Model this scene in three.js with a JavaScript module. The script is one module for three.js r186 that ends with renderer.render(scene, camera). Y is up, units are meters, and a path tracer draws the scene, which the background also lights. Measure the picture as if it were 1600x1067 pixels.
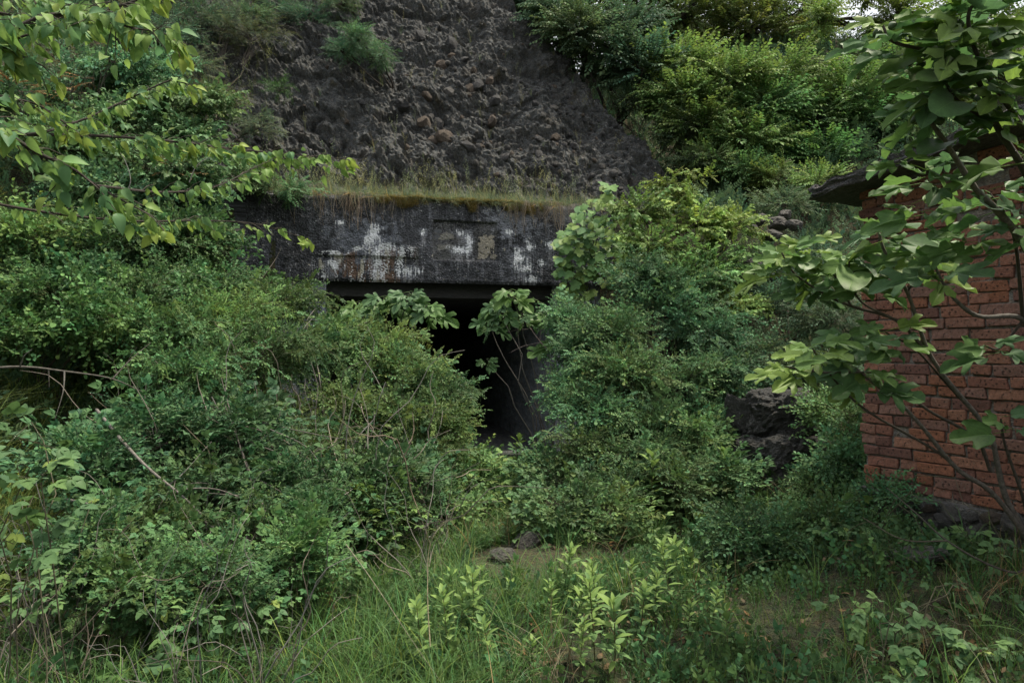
import * as THREE from 'three';
import { mergeGeometries } from 'three/addons/utils/BufferGeometryUtils.js';
import { createNoise3D, createNoise4D } from 'simplex-noise';

// ---------------------------------------------------------------- camera, sky, light, exposure
const scene = new THREE.Scene();
const camera = new THREE.PerspectiveCamera(53, 1600 / 1067, 0.05, 600);
camera.position.set(0, 1.6, 0);
camera.rotation.x = 0.0154;
camera.updateMatrixWorld(true);

{ // pale, evenly veiled evening sky: brightest overhead, a broad glow round the low veiled sun
  const W = 256, H = 128, data = new Float32Array(W * H * 4);
  for (let j = 0; j < H; j++) {
    const e = ((j + 0.5) / H - 0.5) * Math.PI, s = Math.max(0, Math.sin(e));
    const L = (1 + 2 * s) / 3;
    for (let i = 0; i < W; i++) {
      const k = (j * W + i) * 4;
      data[k] = 0.4 * L; data[k + 1] = 0.415 * L; data[k + 2] = 0.435 * L; data[k + 3] = 1;
    }
  }
  const sky = new THREE.DataTexture(data, W, H, THREE.RGBAFormat, THREE.FloatType);
  sky.mapping = THREE.EquirectangularReflectionMapping;
  sky.magFilter = THREE.LinearFilter;
  sky.needsUpdate = true;
  scene.background = sky;
  scene.environment = sky;
}
const sun = new THREE.DirectionalLight(new THREE.Color(1.0, 0.91, 0.74), 1.5);
sun.position.set(12, 34, -10);
sun.target.position.set(0, 2, -8);
sun.shadow.radius = 20;
sun.castShadow = true;
sun.shadow.mapSize.set(2048, 2048);
Object.assign(sun.shadow.camera, { left: -22, right: 22, top: 22, bottom: -22, near: 1, far: 90 });
scene.add(sun, sun.target);
const renderer = new THREE.WebGLRenderer({ antialias: true });
renderer.setSize(1024, 682);
renderer.toneMapping = THREE.LinearToneMapping;
renderer.toneMappingExposure = 4.7;
renderer.shadowMap.enabled = true;

// ---------------------------------------------------------------- helpers
const V = (x, y, z) => new THREE.Vector3(x, y, z);
const C = (r, g, b) => [r, g, b];
const clamp = THREE.MathUtils.clamp, lerp = THREE.MathUtils.lerp, sstep = (a, b, x) => { const t = clamp((x - a) / (b - a), 0, 1); return t * t * (3 - 2 * t); };
function rngOf(seed) { let s = seed >>> 0; return () => { s = (s + 0x6d2b79f5) | 0; let t = Math.imul(s ^ (s >>> 15), 1 | s); t = (t + Math.imul(t ^ (t >>> 7), 61 | t)) ^ t; return ((t ^ (t >>> 14)) >>> 0) / 4294967296; }; }
const n3 = createNoise3D(rngOf(11)), n3b = createNoise3D(rngOf(12)), n4 = createNoise4D(rngOf(13));
const fbm = (x, y, z, o = 4) => { let s = 0, a = 0.5, f = 1; for (let i = 0; i < o; i++) { s += a * n3(x * f, y * f, z * f); a *= 0.5; f *= 2.03; } return s; };
const hash3 = (x, y, z, k) => { let h = Math.imul(x, 374761393) ^ Math.imul(y, 668265263) ^ Math.imul(z, 2147483647 - 41) ^ Math.imul(k, 1274126177); h = Math.imul(h ^ (h >>> 13), 1274126177); return ((h ^ (h >>> 16)) >>> 0) / 4294967296; };
function worley(x, y, z) { // nearest cell point distance and its id
  const xi = Math.floor(x), yi = Math.floor(y), zi = Math.floor(z); let best = 9, id = 0;
  for (let a = -1; a < 2; a++) for (let b = -1; b < 2; b++) for (let c = -1; c < 2; c++) {
    const X = xi + a, Y = yi + b, Z = zi + c, dx = X + hash3(X, Y, Z, 1) - x, dy = Y + hash3(X, Y, Z, 2) - y, dz = Z + hash3(X, Y, Z, 3) - z, d = dx * dx + dy * dy + dz * dz;
    if (d < best) { best = d; id = hash3(X, Y, Z, 4); }
  }
  return [Math.sqrt(best), id];
}
const FPX = 1070;                                   // photo pixels per unit of tangent
const ray = new THREE.Vector3();
function at(px, py, d) { // the point that stands d metres in front of the lens plane in that direction
  ray.set((px - 800) / FPX, (533.5 - py) / FPX, -1).applyQuaternion(camera.quaternion);
  return ray.clone().multiplyScalar(d / -ray.z).add(camera.position);
}
const used = new Map();
function numbered(name) { const n = used.get(name) || 0; used.set(name, n + 1); return n ? name + '_' + String(n).padStart(3, '0') : name; }
function tag(o, label, category, group, kind) { if (label) o.userData.label = label; if (category) o.userData.category = category; if (group) o.userData.group = group; if (kind) o.userData.kind = kind; return o; }
function thing(name, label, category, pos = V(0, 0, 0), group) { const o = new THREE.Group(); o.name = numbered(name); o.position.copy(pos); scene.add(o); return tag(o, label, category, group); }
function part(parent, name, geo, mat, label) { const m = new THREE.Mesh(geo, mat); m.name = name; m.castShadow = m.receiveShadow = true; if (label) m.userData.label = label; (parent || scene).add(m); return m; }
function structure(name, geo, mat) { const m = part(null, name, geo, mat); m.userData.kind = 'structure'; return m; }

class Buf {
  constructor() { this.p = []; this.c = []; this.i = []; this.u = []; }
  v(x, y, z, c, u = 0, w = 0) { this.p.push(x, y, z); this.c.push(c[0], c[1], c[2]); this.u.push(u, w); return this.p.length / 3 - 1; }
  t(a, b, c) { this.i.push(a, b, c); }
  geo() {
    const g = new THREE.BufferGeometry();
    g.setAttribute('position', new THREE.Float32BufferAttribute(this.p, 3));
    g.setAttribute('color', new THREE.Float32BufferAttribute(this.c, 3));
    g.setAttribute('uv', new THREE.Float32BufferAttribute(this.u, 2));
    g.setIndex(this.i);
    g.computeVertexNormals();
    return g;
  }
}
// a tapering limb through points; sides facets round
function tube(buf, pts, r0, r1, sides = 5, col = C(1, 1, 1), knob = 0, rng = null) {
  const n = pts.length, tan = V(0, 0, 0), side = V(0, 0, 0), up = V(0, 0, 0);
  let prev = V(0.31, 0.2, 0.93), base = buf.p.length / 3, run = 0;
  for (let k = 0; k < n; k++) {
    tan.copy(pts[Math.min(k + 1, n - 1)]).sub(pts[Math.max(k - 1, 0)]).normalize();
    side.crossVectors(tan, prev); if (side.lengthSq() < 1e-4) side.crossVectors(tan, V(1, 0.1, 0)); side.normalize();
    up.crossVectors(side, tan).normalize(); prev.copy(up);
    let r = lerp(r0, r1, k / (n - 1)); if (knob && rng) r *= 1 + knob * (rng() - 0.5);
    if (k) run += pts[k].distanceTo(pts[k - 1]);
    for (let s = 0; s <= sides; s++) {
      const a = (s / sides) * Math.PI * 2, ca = Math.cos(a) * r, sa = Math.sin(a) * r;
      buf.v(pts[k].x + side.x * ca + up.x * sa, pts[k].y + side.y * ca + up.y * sa, pts[k].z + side.z * ca + up.z * sa, col, s / sides * 0.1, run);
    }
  }
  const q = sides + 1;
  for (let k = 0; k < n - 1; k++) for (let s = 0; s < sides; s++) { const a = base + k * q + s; buf.t(a, a + 1, a + q); buf.t(a + 1, a + q + 1, a + q); }
}
function smooth(pts, n) { return new THREE.CatmullRomCurve3(pts, false, 'centripetal').getPoints(n); }
// wobbling limb between two points
function limb(a, b, rng, sag = 0.1, wob = 0.06, n = 6) {
  const L = a.distanceTo(b), out = [];
  for (let k = 0; k <= n; k++) { const t = k / n, w = Math.sin(t * Math.PI) * L; out.push(V(lerp(a.x, b.x, t) + (rng() - 0.5) * wob * w, lerp(a.y, b.y, t) + sag * w + (rng() - 0.5) * wob * w, lerp(a.z, b.z, t) + (rng() - 0.5) * wob * w)); }
  return out;
}
const _m = new THREE.Matrix4(), _x = V(0, 0, 0), _y = V(0, 0, 0), _z = V(0, 0, 0);
function frame(pos, dir, up, s = 1, sy = s) { // y along dir, z towards up
  _y.copy(dir).normalize(); _z.copy(up).addScaledVector(_y, -up.dot(_y));
  if (_z.lengthSq() < 1e-4) _z.set(0.3, 0.1, 0.9).addScaledVector(_y, -_y.dot(V(0.3, 0.1, 0.9)));
  _z.normalize(); _x.crossVectors(_y, _z);
  return new THREE.Matrix4().makeBasis(_x.clone().multiplyScalar(s), _y.clone().multiplyScalar(sy), _z.clone().multiplyScalar(s)).setPosition(pos);
}
const _v = V(0, 0, 0);
function put(buf, M, x, y, z, c, u = 0, w = 0) { _v.set(x, y, z).applyMatrix4(M); return buf.v(_v.x, _v.y, _v.z, c, u, w); }
// a leaf with a midrib fold: widths at stations along its length
const OVATE = [[0.06, 0.2], [0.28, 0.5], [0.58, 0.42], [0.82, 0.2]], LANCE = [[0.15, 0.28], [0.45, 0.5], [0.75, 0.36]], HEART = [[-0.08, 0.3], [0.12, 0.52], [0.42, 0.46], [0.75, 0.22]], ROUND = [[0.0, 0.28], [0.25, 0.5], [0.6, 0.5], [0.88, 0.28]];
function leaf(buf, M, L, W, st, fold, droop, c, curl = 0, twist = 0) {
  const zz = (t) => -droop * L * t * t + curl * L * Math.sin(t * 5), rib = [c[0] * 1.12, c[1] * 1.08, c[2] * 1.12];
  const b = put(buf, M, 0, 0, 0, rib, 0.5, 0); let l0 = b, m0 = b, r0 = b;
  for (const [t, w] of st) {
    const y = t * L, x = w * W, z = zz(Math.max(0, t)), tw = twist * x;
    const l = put(buf, M, -x, y, z + fold * x - tw, c, 0.5 - w, t), m = put(buf, M, 0, Math.max(t, 0.02) * L, z, rib, 0.5, t), r = put(buf, M, x, y, z + fold * x + tw, c, 0.5 + w, t);
    if (l0 === b) { buf.t(b, r, m); buf.t(b, m, l); } else { buf.t(r0, r, m); buf.t(r0, m, m0); buf.t(m0, m, l); buf.t(m0, l, l0); }
    l0 = l; m0 = m; r0 = r;
  }
  const e = put(buf, M, 0, L, zz(1), c, 0.5, 1); buf.t(r0, e, m0); buf.t(m0, e, l0);
}
function leaflet(buf, M, L, W, fold, c) { // small six-cornered leaflet
  const b = put(buf, M, 0, 0, 0, c), r1 = put(buf, M, W * 0.46, L * 0.3, fold * W, c), r2 = put(buf, M, W * 0.42, L * 0.7, fold * W * 0.8, c), e = put(buf, M, 0, L, -0.08 * L, c), l2 = put(buf, M, -W * 0.42, L * 0.7, fold * W * 0.8, c), l1 = put(buf, M, -W * 0.46, L * 0.3, fold * W, c);
  buf.t(b, r1, r2); buf.t(b, r2, e); buf.t(b, e, l2); buf.t(b, l2, l1);
}
const UP = V(0, 1, 0);
const rdir = (rng) => { let x, y, z, l; do { x = rng() * 2 - 1; y = rng() * 2 - 1; z = rng() * 2 - 1; l = x * x + y * y + z * z; } while (l > 1 || l < 0.02); return V(x, y, z).normalize(); };
const shade = (c, k) => [c[0] * k, c[1] * k, c[2] * k];
const vary = (rng, c, a = 0.3, h = 0.12) => { const k = 1 + (rng() * 2 - 1) * a, w = (rng() * 2 - 1) * h; return [c[0] * k * (1 + w), c[1] * k, c[2] * k * (1 - w)]; };

// tiling textures: value in [0,1] from a torus of 4-D noise
function torus(size, fn, srgb) {
  const d = new Uint8Array(size * size * 4);
  for (let j = 0; j < size; j++) for (let i = 0; i < size; i++) {
    const a = (i / size) * Math.PI * 2, b = (j / size) * Math.PI * 2;
    const N = (f, k = 0) => n4(Math.cos(a) * f + k, Math.sin(a) * f + k, Math.cos(b) * f - k, Math.sin(b) * f + 2 * k);
    const c = fn(N, i, j), q = (j * size + i) * 4;
    if (Array.isArray(c)) { d[q] = clamp(c[0], 0, 1) * 255; d[q + 1] = clamp(c[1], 0, 1) * 255; d[q + 2] = clamp(c[2], 0, 1) * 255; } else d[q] = d[q + 1] = d[q + 2] = clamp(c, 0, 1) * 255;
    d[q + 3] = 255;
  }
  const t = new THREE.DataTexture(d, size, size); t.wrapS = t.wrapT = THREE.RepeatWrapping; t.magFilter = THREE.LinearFilter; t.minFilter = THREE.LinearMipmapLinearFilter;
  if (srgb) t.colorSpace = THREE.SRGBColorSpace;
  t.needsUpdate = true; return t;
}
const rep = (t, r, s = r) => { const k = t.clone(); k.repeat.set(r, s); k.needsUpdate = true; return k; };
const texGrain = torus(512, (N) => 0.5 + 0.22 * N(3, 1) + 0.18 * N(8, 2) + 0.16 * N(18, 3) + 0.14 * N(40, 4));
const texRock = torus(512, (N) => { const s = 0.74 + 0.16 * N(2, 5) + 0.14 * N(6, 6) + 0.14 * N(16, 7) + 0.12 * N(34, 8), f = N(26, 9) > 0.62 ? 0.22 : 0, b = N(4, 10); return [s + f + 0.05 * b, s + f + 0.01 * b, s + f - 0.03 * b]; }, true);
const texCliff = torus(1024, (N) => { const s = 0.66 + 0.1 * N(2, 5) + 0.16 * N(6, 6) + 0.2 * N(16, 7) + 0.2 * N(36, 8) + 0.12 * N(80, 21), f = N(30, 9) > 0.6 ? 0.25 : 0, b = N(4, 10); return [s + f + 0.05 * b, s + f + 0.01 * b, s + f - 0.03 * b]; }, true), texCrag = torus(1024, (N) => 0.5 + 0.2 * N(4, 1) + 0.22 * N(12, 2) + 0.2 * (0.5 - Math.abs(N(22, 3))) + 0.18 * N(48, 4) + 0.1 * N(100, 5));
const texBrick = torus(512, (N) => { const s = 0.82 + 0.12 * N(3, 15) + 0.12 * N(10, 16) + 0.1 * N(30, 17), m = clamp((N(4, 18) + 0.5 * N(14, 19) - 0.45) * 2.2, 0, 0.7), pit = 0.08 * clamp(N(7, 20), 0, 1); const g = 0.86 + 0.1 * N(30, 22), dk = 1 - 0.45 * clamp((N(3, 33) - 0.35) * 3, 0, 1); return [lerp(s - pit, g * 0.9, m) * dk, lerp(s - pit, g * 1.12, m) * dk, lerp(s - pit, g * 1.2, m) * dk]; }, true);
const texSoil = torus(512, (N) => { const s = 0.62 + 0.2 * N(4, 25) + 0.2 * N(12, 26) + 0.2 * N(34, 27), g = clamp(0.5 + 0.8 * N(3, 28), 0, 1); return [s * lerp(1.05, 0.8, g), s, s * lerp(0.8, 0.7, g)]; }, true);
const texBark = torus(256, (N) => 0.55 + 0.25 * N(5, 30) + 0.25 * N(14, 31));

const std = (o) => new THREE.MeshStandardMaterial({ roughness: 0.9, metalness: 0, side: THREE.DoubleSide, ...o });
const rgb = (c) => new THREE.Color().setRGB(c[0], c[1], c[2]);
const foliage = (c, o = {}) => new THREE.MeshPhysicalMaterial({ color: rgb(c.map((v) => lerp(v, 0.3 * c[0] + 0.6 * c[1] + 0.1 * c[2], 0.02))), roughness: 1, transmission: 0.34, thickness: 0, clearcoat: 0.25, clearcoatRoughness: 0.45, specularIntensity: 0.3, side: THREE.DoubleSide, vertexColors: true, ...o });
const M = {
  soil: std({ color: rgb([0.16, 0.13, 0.095]), map: texSoil, bumpMap: texGrain, bumpScale: 0.04, vertexColors: true, roughness: 1 }),
  rock: std({ color: rgb([1.1, 1.1, 1.1]), map: texCliff, bumpMap: texCrag, bumpScale: 0.1, vertexColors: true, flatShading: true, roughness: 0.95 }),
  bark: std({ color: rgb([1, 1, 1]), vertexColors: true, roughness: 0.95, map: texBark, bumpMap: texBark, bumpScale: 0.003 }),
};

// ---------------------------------------------------------------- the lie of the land
const FX = -3.73, FZ = -9.5, UX = 0.9744, UZ = -0.2249;            // left end of the bunker's face and its direction
const faceT = (x, z) => (x - FX) * UX + (z - FZ) * UZ, faceD = (x, z) => -((x - FX) * -UZ + (z - FZ) * UX);
const facePt = (t, y, d = 0) => V(FX + UX * t + UZ * d, y, FZ + UZ * t - UX * d);   // d metres into the hill
function cliffY(t, d) {
  const edge = 5.0 + (3.57 - d) * 0.95;
  return 3.86 + Math.max(0, Math.min(d, 7) - 0.95) * 1.8 + Math.max(0, d - 7) * 0.5 - 2.0 * Math.max(0, t - edge) - 1.3 * Math.max(0, -1.6 - t);
}
function groundY(x, z) {
  const t = faceT(x, z), d = faceD(x, z);
  let y = 0.05 * n3(x * 0.5, 3, z * 0.5) + 0.025 * n3(x * 1.7, 5, z * 1.7) + 0.36 * sstep(1.3, 2.6, x) * sstep(-0.5, -2.5, z);
  const back = Math.max(0, -z - 7);
  const dl = (-2.55 - (z + 9.6) * 0.13) - x;
  if (dl > 0) y += Math.min(14, dl * 0.95 * sstep(0, 0.8, dl) + 0.62 * back * sstep(0, 1.6, dl)) * sstep(3, -2, z);
  const toe = lerp(-8.9, -7.6, sstep(1.4, 7, x)), dr = toe - z;
  if (dr > 0 && x > 0) y += Math.min(9.2 + Math.max(0, x - 9) * 0.3, dr * 0.95) * sstep(1.45, 2.2, x + Math.max(0, d) * 0.2);
  if (d > 0.02) { const c = cliffY(t, d); if (t > -3.2) y = Math.max(y, Math.min(c, 20) - 0.75 * sstep(0.8, 1.6, d) * sstep(-3, -2, t) * sstep(9.2, 8.4, t)); }
  return y;
}
function steps(list) { const out = []; for (const [a, b, n] of list) for (let i = 0; i < n; i++) out.push(a + ((b - a) * i) / n); out.push(list[list.length - 1][1]); return out; }
{
  const xs = steps([[-160, -30, 12], [-30, -9, 20], [-9, 9, 130], [9, 30, 20], [30, 160, 12]]), zs = steps([[-160, -45, 10], [-45, -18, 24], [-18, -1, 130], [-1, 12, 16], [12, 160, 14]]);
  const b = new Buf(), W = xs.length;
  for (const z of zs) for (const x of xs) {
    const y = groundY(x, z), k = 0.75 + 0.35 * fbm(x * 0.8, 7, z * 0.8), g = sstep(-0.2, 0.5, n3(x * 0.35, 9, z * 0.35));
    b.v(x, y, z, [k * lerp(1, 0.62, g), k * lerp(1, 0.8, g), k * lerp(1, 0.6, g)], x / 1.3, (z + y * 0.7) / 1.3);
  }
  for (let j = 0; j < zs.length - 1; j++) for (let i = 0; i < W - 1; i++) {
    const a = j * W + i, q = [a, a + 1, a + W, a + W + 1], ys = q.map((k) => b.p[k * 3 + 1]), cx = (xs[i] + xs[i + 1]) / 2, cz = (zs[j] + zs[j + 1]) / 2, t = faceT(cx, cz), d = faceD(cx, cz);
    if (Math.abs(d) < 0.4 && t > 0.4 && t < 5.2 && Math.max(...ys) - Math.min(...ys) > 1) continue;   // the bunker's front stands here
    b.t(a, a + W, a + 1); b.t(a + 1, a + W, a + W + 1);
  }
  structure('ground', b.geo(), M.soil);
}

// ---------------------------------------------------------------- the rock face above the bunker
const rockDisp = (x, y, z) => {
  const a = x * 0.88 - y * 0.47, c = x * 0.47 + y * 0.88;
  let h = 0.3 * fbm(x * 0.55, y * 0.55, z * 0.55, 3);
  const r1 = 1 - Math.abs(n3(a * 0.45 + 4, c * 1.5, z * 0.5)), r2 = 1 - Math.abs(n3b(a * 0.9, c * 3.1 + 7, z));
  h -= 0.16 * Math.pow(r1, 14) * sstep(-0.3, 0.4, n3(x * 0.5, y * 0.5, 60)) + 0.06 * Math.pow(r2, 8);
  const sl = c * 0.8 + 0.25 * n3(x * 0.5 + 3, y * 0.5, z * 0.5) + 0.06 * n3b(x * 3, y * 3, z * 3), saw = sl - Math.floor(sl); h += 0.2 * (Math.min(saw, (1 - saw) * 5) - 0.4) * sstep(-0.3, 0.2, n3(x * 0.35 + 50, y * 0.35, 2));   // tilted beds, each overhanging the next
  const m = sstep(-0.25, 0.35, n3(x * 0.4 + 20, y * 0.5, z * 0.4));
  const wx = x + 0.12 * n3(x * 2, y * 2, z * 2), wy = y + 0.12 * n3b(x * 2, y * 2, z * 2);
  const [w0, b0] = worley(wx * 1.3, wy * 1.9, z * 1.3), [w1, b1] = worley(wx * 3.2, wy * 3.8, z * 3.2), [w2] = worley(x * 8, y * 9, z * 8);
  h += 0.22 * (b0 - 0.5) * sstep(0.75, 0.5, w0) + m * (0.07 * (0.6 - w1) + 0.05 * b1) + 0.045 * (0.5 - w2) * (0.5 + 0.5 * m);
  const [w3, b3] = worley(wx * 5.5, wy * 7, z * 5.5);
  return h + 0.09 * fbm(x * 2.6, y * 2.6, z * 2.6, 3) + 0.05 * (b3 - 0.5) * sstep(0.6, 0.45, w3) + 0.03 * n3(x * 9, y * 9, z * 9) + 0.03 * n3b(x * 22, y * 22, z * 22);
};
const cliff = (() => {
  const NT = 380, ND = 330, b = new Buf();
  for (let j = 0; j <= ND; j++) for (let i = 0; i <= NT; i++) {
    const t = -2.8 + (12 * i) / NT, d = 0.55 + (6.6 * j) / ND, p = facePt(t, cliffY(t, d), d);
    const steep = sstep(0.7, 1.3, d), h = rockDisp(p.x, p.y, p.z) * lerp(0.35, 1, steep);
    p.x += 0.2 * h * steep; p.z += 0.84 * h * steep; p.y += 0.48 * h + 0.02;
    let k = 0.21 + 0.05 * fbm(p.x * 0.7, p.y * 0.7, p.z * 0.7, 3) + 0.035 * fbm(p.x * 5, p.y * 5, p.z * 5, 2);
    const li = sstep(0.32, 0.6, fbm(p.x * 1.6 + 9, p.y * 1.6, p.z * 1.6, 4)), br = sstep(0.28, 0.55, fbm(p.x * 1.1 + 40, p.y * 1.3, p.z * 1.1, 4)), mo = sstep(0.42, 0.55, fbm(p.x * 2.2 + 70, p.y * 2.6, p.z * 2.2, 4));
    k = Math.max(0.05, k) * (1 + 0.7 * li);
    let c = [k * 0.99, k * 1.0, k * 0.97];
    c = c.map((v, q) => lerp(v, [0.19, 0.16, 0.12][q], br * 0.5)); c = c.map((v, q) => lerp(v, [0.13, 0.1, 0.03][q], mo * 0.7));
    b.v(p.x, p.y, p.z, c, t / 1.7, (p.y + d * 0.5) / 1.7);
  }
  for (let j = 0; j < ND; j++) for (let i = 0; i < NT; i++) { const a = j * (NT + 1) + i; b.t(a, a + 1, a + NT + 1); b.t(a + 1, a + NT + 2, a + NT + 1); }
  return structure('cliff', b.geo(), M.rock);
})();
function cliffPt(t, d) { const p = facePt(t, cliffY(t, d), d), steep = sstep(0.7, 1.3, d), h = rockDisp(p.x, p.y, p.z) * lerp(0.35, 1, steep); p.x += 0.2 * h * steep; p.z += 0.84 * h * steep; p.y += 0.48 * h + 0.02; return p; }
function stoneGeo(seed, detail = 2, rough = 0.3) {
  const g = new THREE.IcosahedronGeometry(1, detail), rng = rngOf(seed), o = rng() * 50, p = g.attributes.position, uv = g.attributes.uv;
  const cols = [];
  const cuts = Array.from({ length: 5 }, () => [rdir(rng), 0.62 + rng() * 0.25]);
  for (let i = 0; i < p.count; i++) {
    _v.fromBufferAttribute(p, i); const l = 1 + rough * fbm(_v.x * 1.1 + o, _v.y * 1.1, _v.z * 1.1, 3); _v.multiplyScalar(l);
    for (const [n, w] of cuts) { const s = _v.dot(n); if (s > w) _v.addScaledVector(n, (w - s) * 0.85); }
    p.setXYZ(i, _v.x, _v.y, _v.z); uv.setXY(i, _v.x * 0.4 + _v.z * 0.3, _v.y * 0.4);
    const k = 1 + 0.3 * fbm(_v.x * 3 + o, _v.y * 3, _v.z * 3, 2); cols.push(k, k, k);
  }
  g.setAttribute('color', new THREE.Float32BufferAttribute(cols, 3));
  g.computeVertexNormals(); return g;
}
const stoneMats = [[0.12, 0.115, 0.115], [0.16, 0.15, 0.14], [0.09, 0.088, 0.09], [0.17, 0.13, 0.1]].map((c) => std({ color: rgb(c), map: texRock, bumpMap: texGrain, bumpScale: 0.03, vertexColors: true, roughness: 0.95, flatShading: true }));
{
  const rng = rngOf(301), geos = [1, 2, 3, 4, 5, 6].map((k) => stoneGeo(k * 17, 1, 0.5)), one = (t, d, s) => {
    const p = cliffPt(t, d), m = part(cliff, 'stone', geos[(rng() * 6) | 0], stoneMats[(rng() * 4) | 0]);
    m.position.copy(p); m.rotation.set(rng() * 6, rng() * 6, rng() * 6); m.scale.set(s * (0.8 + rng() * 0.5), s * (0.6 + rng() * 0.4), s * (0.8 + rng() * 0.5));
    if (s > 0.15) m.position.add(V(-0.02, -0.03, -0.06));
  };
  for (let k = 0; k < 46; k++) one(2.2 + rng() * 1.5 + rng() * 0.6, 1.5 + rng() * 1.6, 0.04 + 0.1 * Math.pow(rng(), 2.2));      // the loose cobble seam
  for (let k = 0; k < 60; k++) one(3.6 + rng() * 2.6, 1.0 + rng() * 1.2, 0.04 + 0.07 * rng() * rng());
  for (let k = 0; k < 60; k++) one(4.2 + rng() * 2.2, 1.6 + rng() * 1.6, 0.03 + 0.07 * rng() * rng());
  for (let k = 0; k < 90; k++) one(-0.5 + rng() * 7, 1.0 + rng() * 4, 0.03 + 0.06 * rng() * rng());
  one(3.05, 1.75, 0.2); one(2.7, 1.95, 0.15); one(3.55, 1.12, 0.13); one(3.9, 1.05, 0.16); one(2.3, 2.1, 0.14);
  const N = 3600, im = new THREE.InstancedMesh(stoneGeo(99, 0), std({ color: rgb([0.15, 0.145, 0.14]), vertexColors: true }), N); im.name = 'pebbles'; im.userData.kind = 'stuff'; im.castShadow = im.receiveShadow = true;
  const q = new THREE.Quaternion(), col = new THREE.Color();
  for (let k = 0; k < N; k++) { const s = 0.006 + 0.022 * rng() * rng(); _m.compose(cliffPt(-1 + rng() * 8, 0.9 + rng() * 4.5), q.setFromEuler(new THREE.Euler(rng() * 6, rng() * 6, rng() * 6)), V(s, s * 0.7, s)); im.setMatrixAt(k, _m); const w = 0.6 + rng() * (rng() < 0.12 ? 2.2 : 0.9); im.setColorAt(k, col.setRGB(w, w * 0.97, w * 0.93)); }
  cliff.add(im);
}

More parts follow.
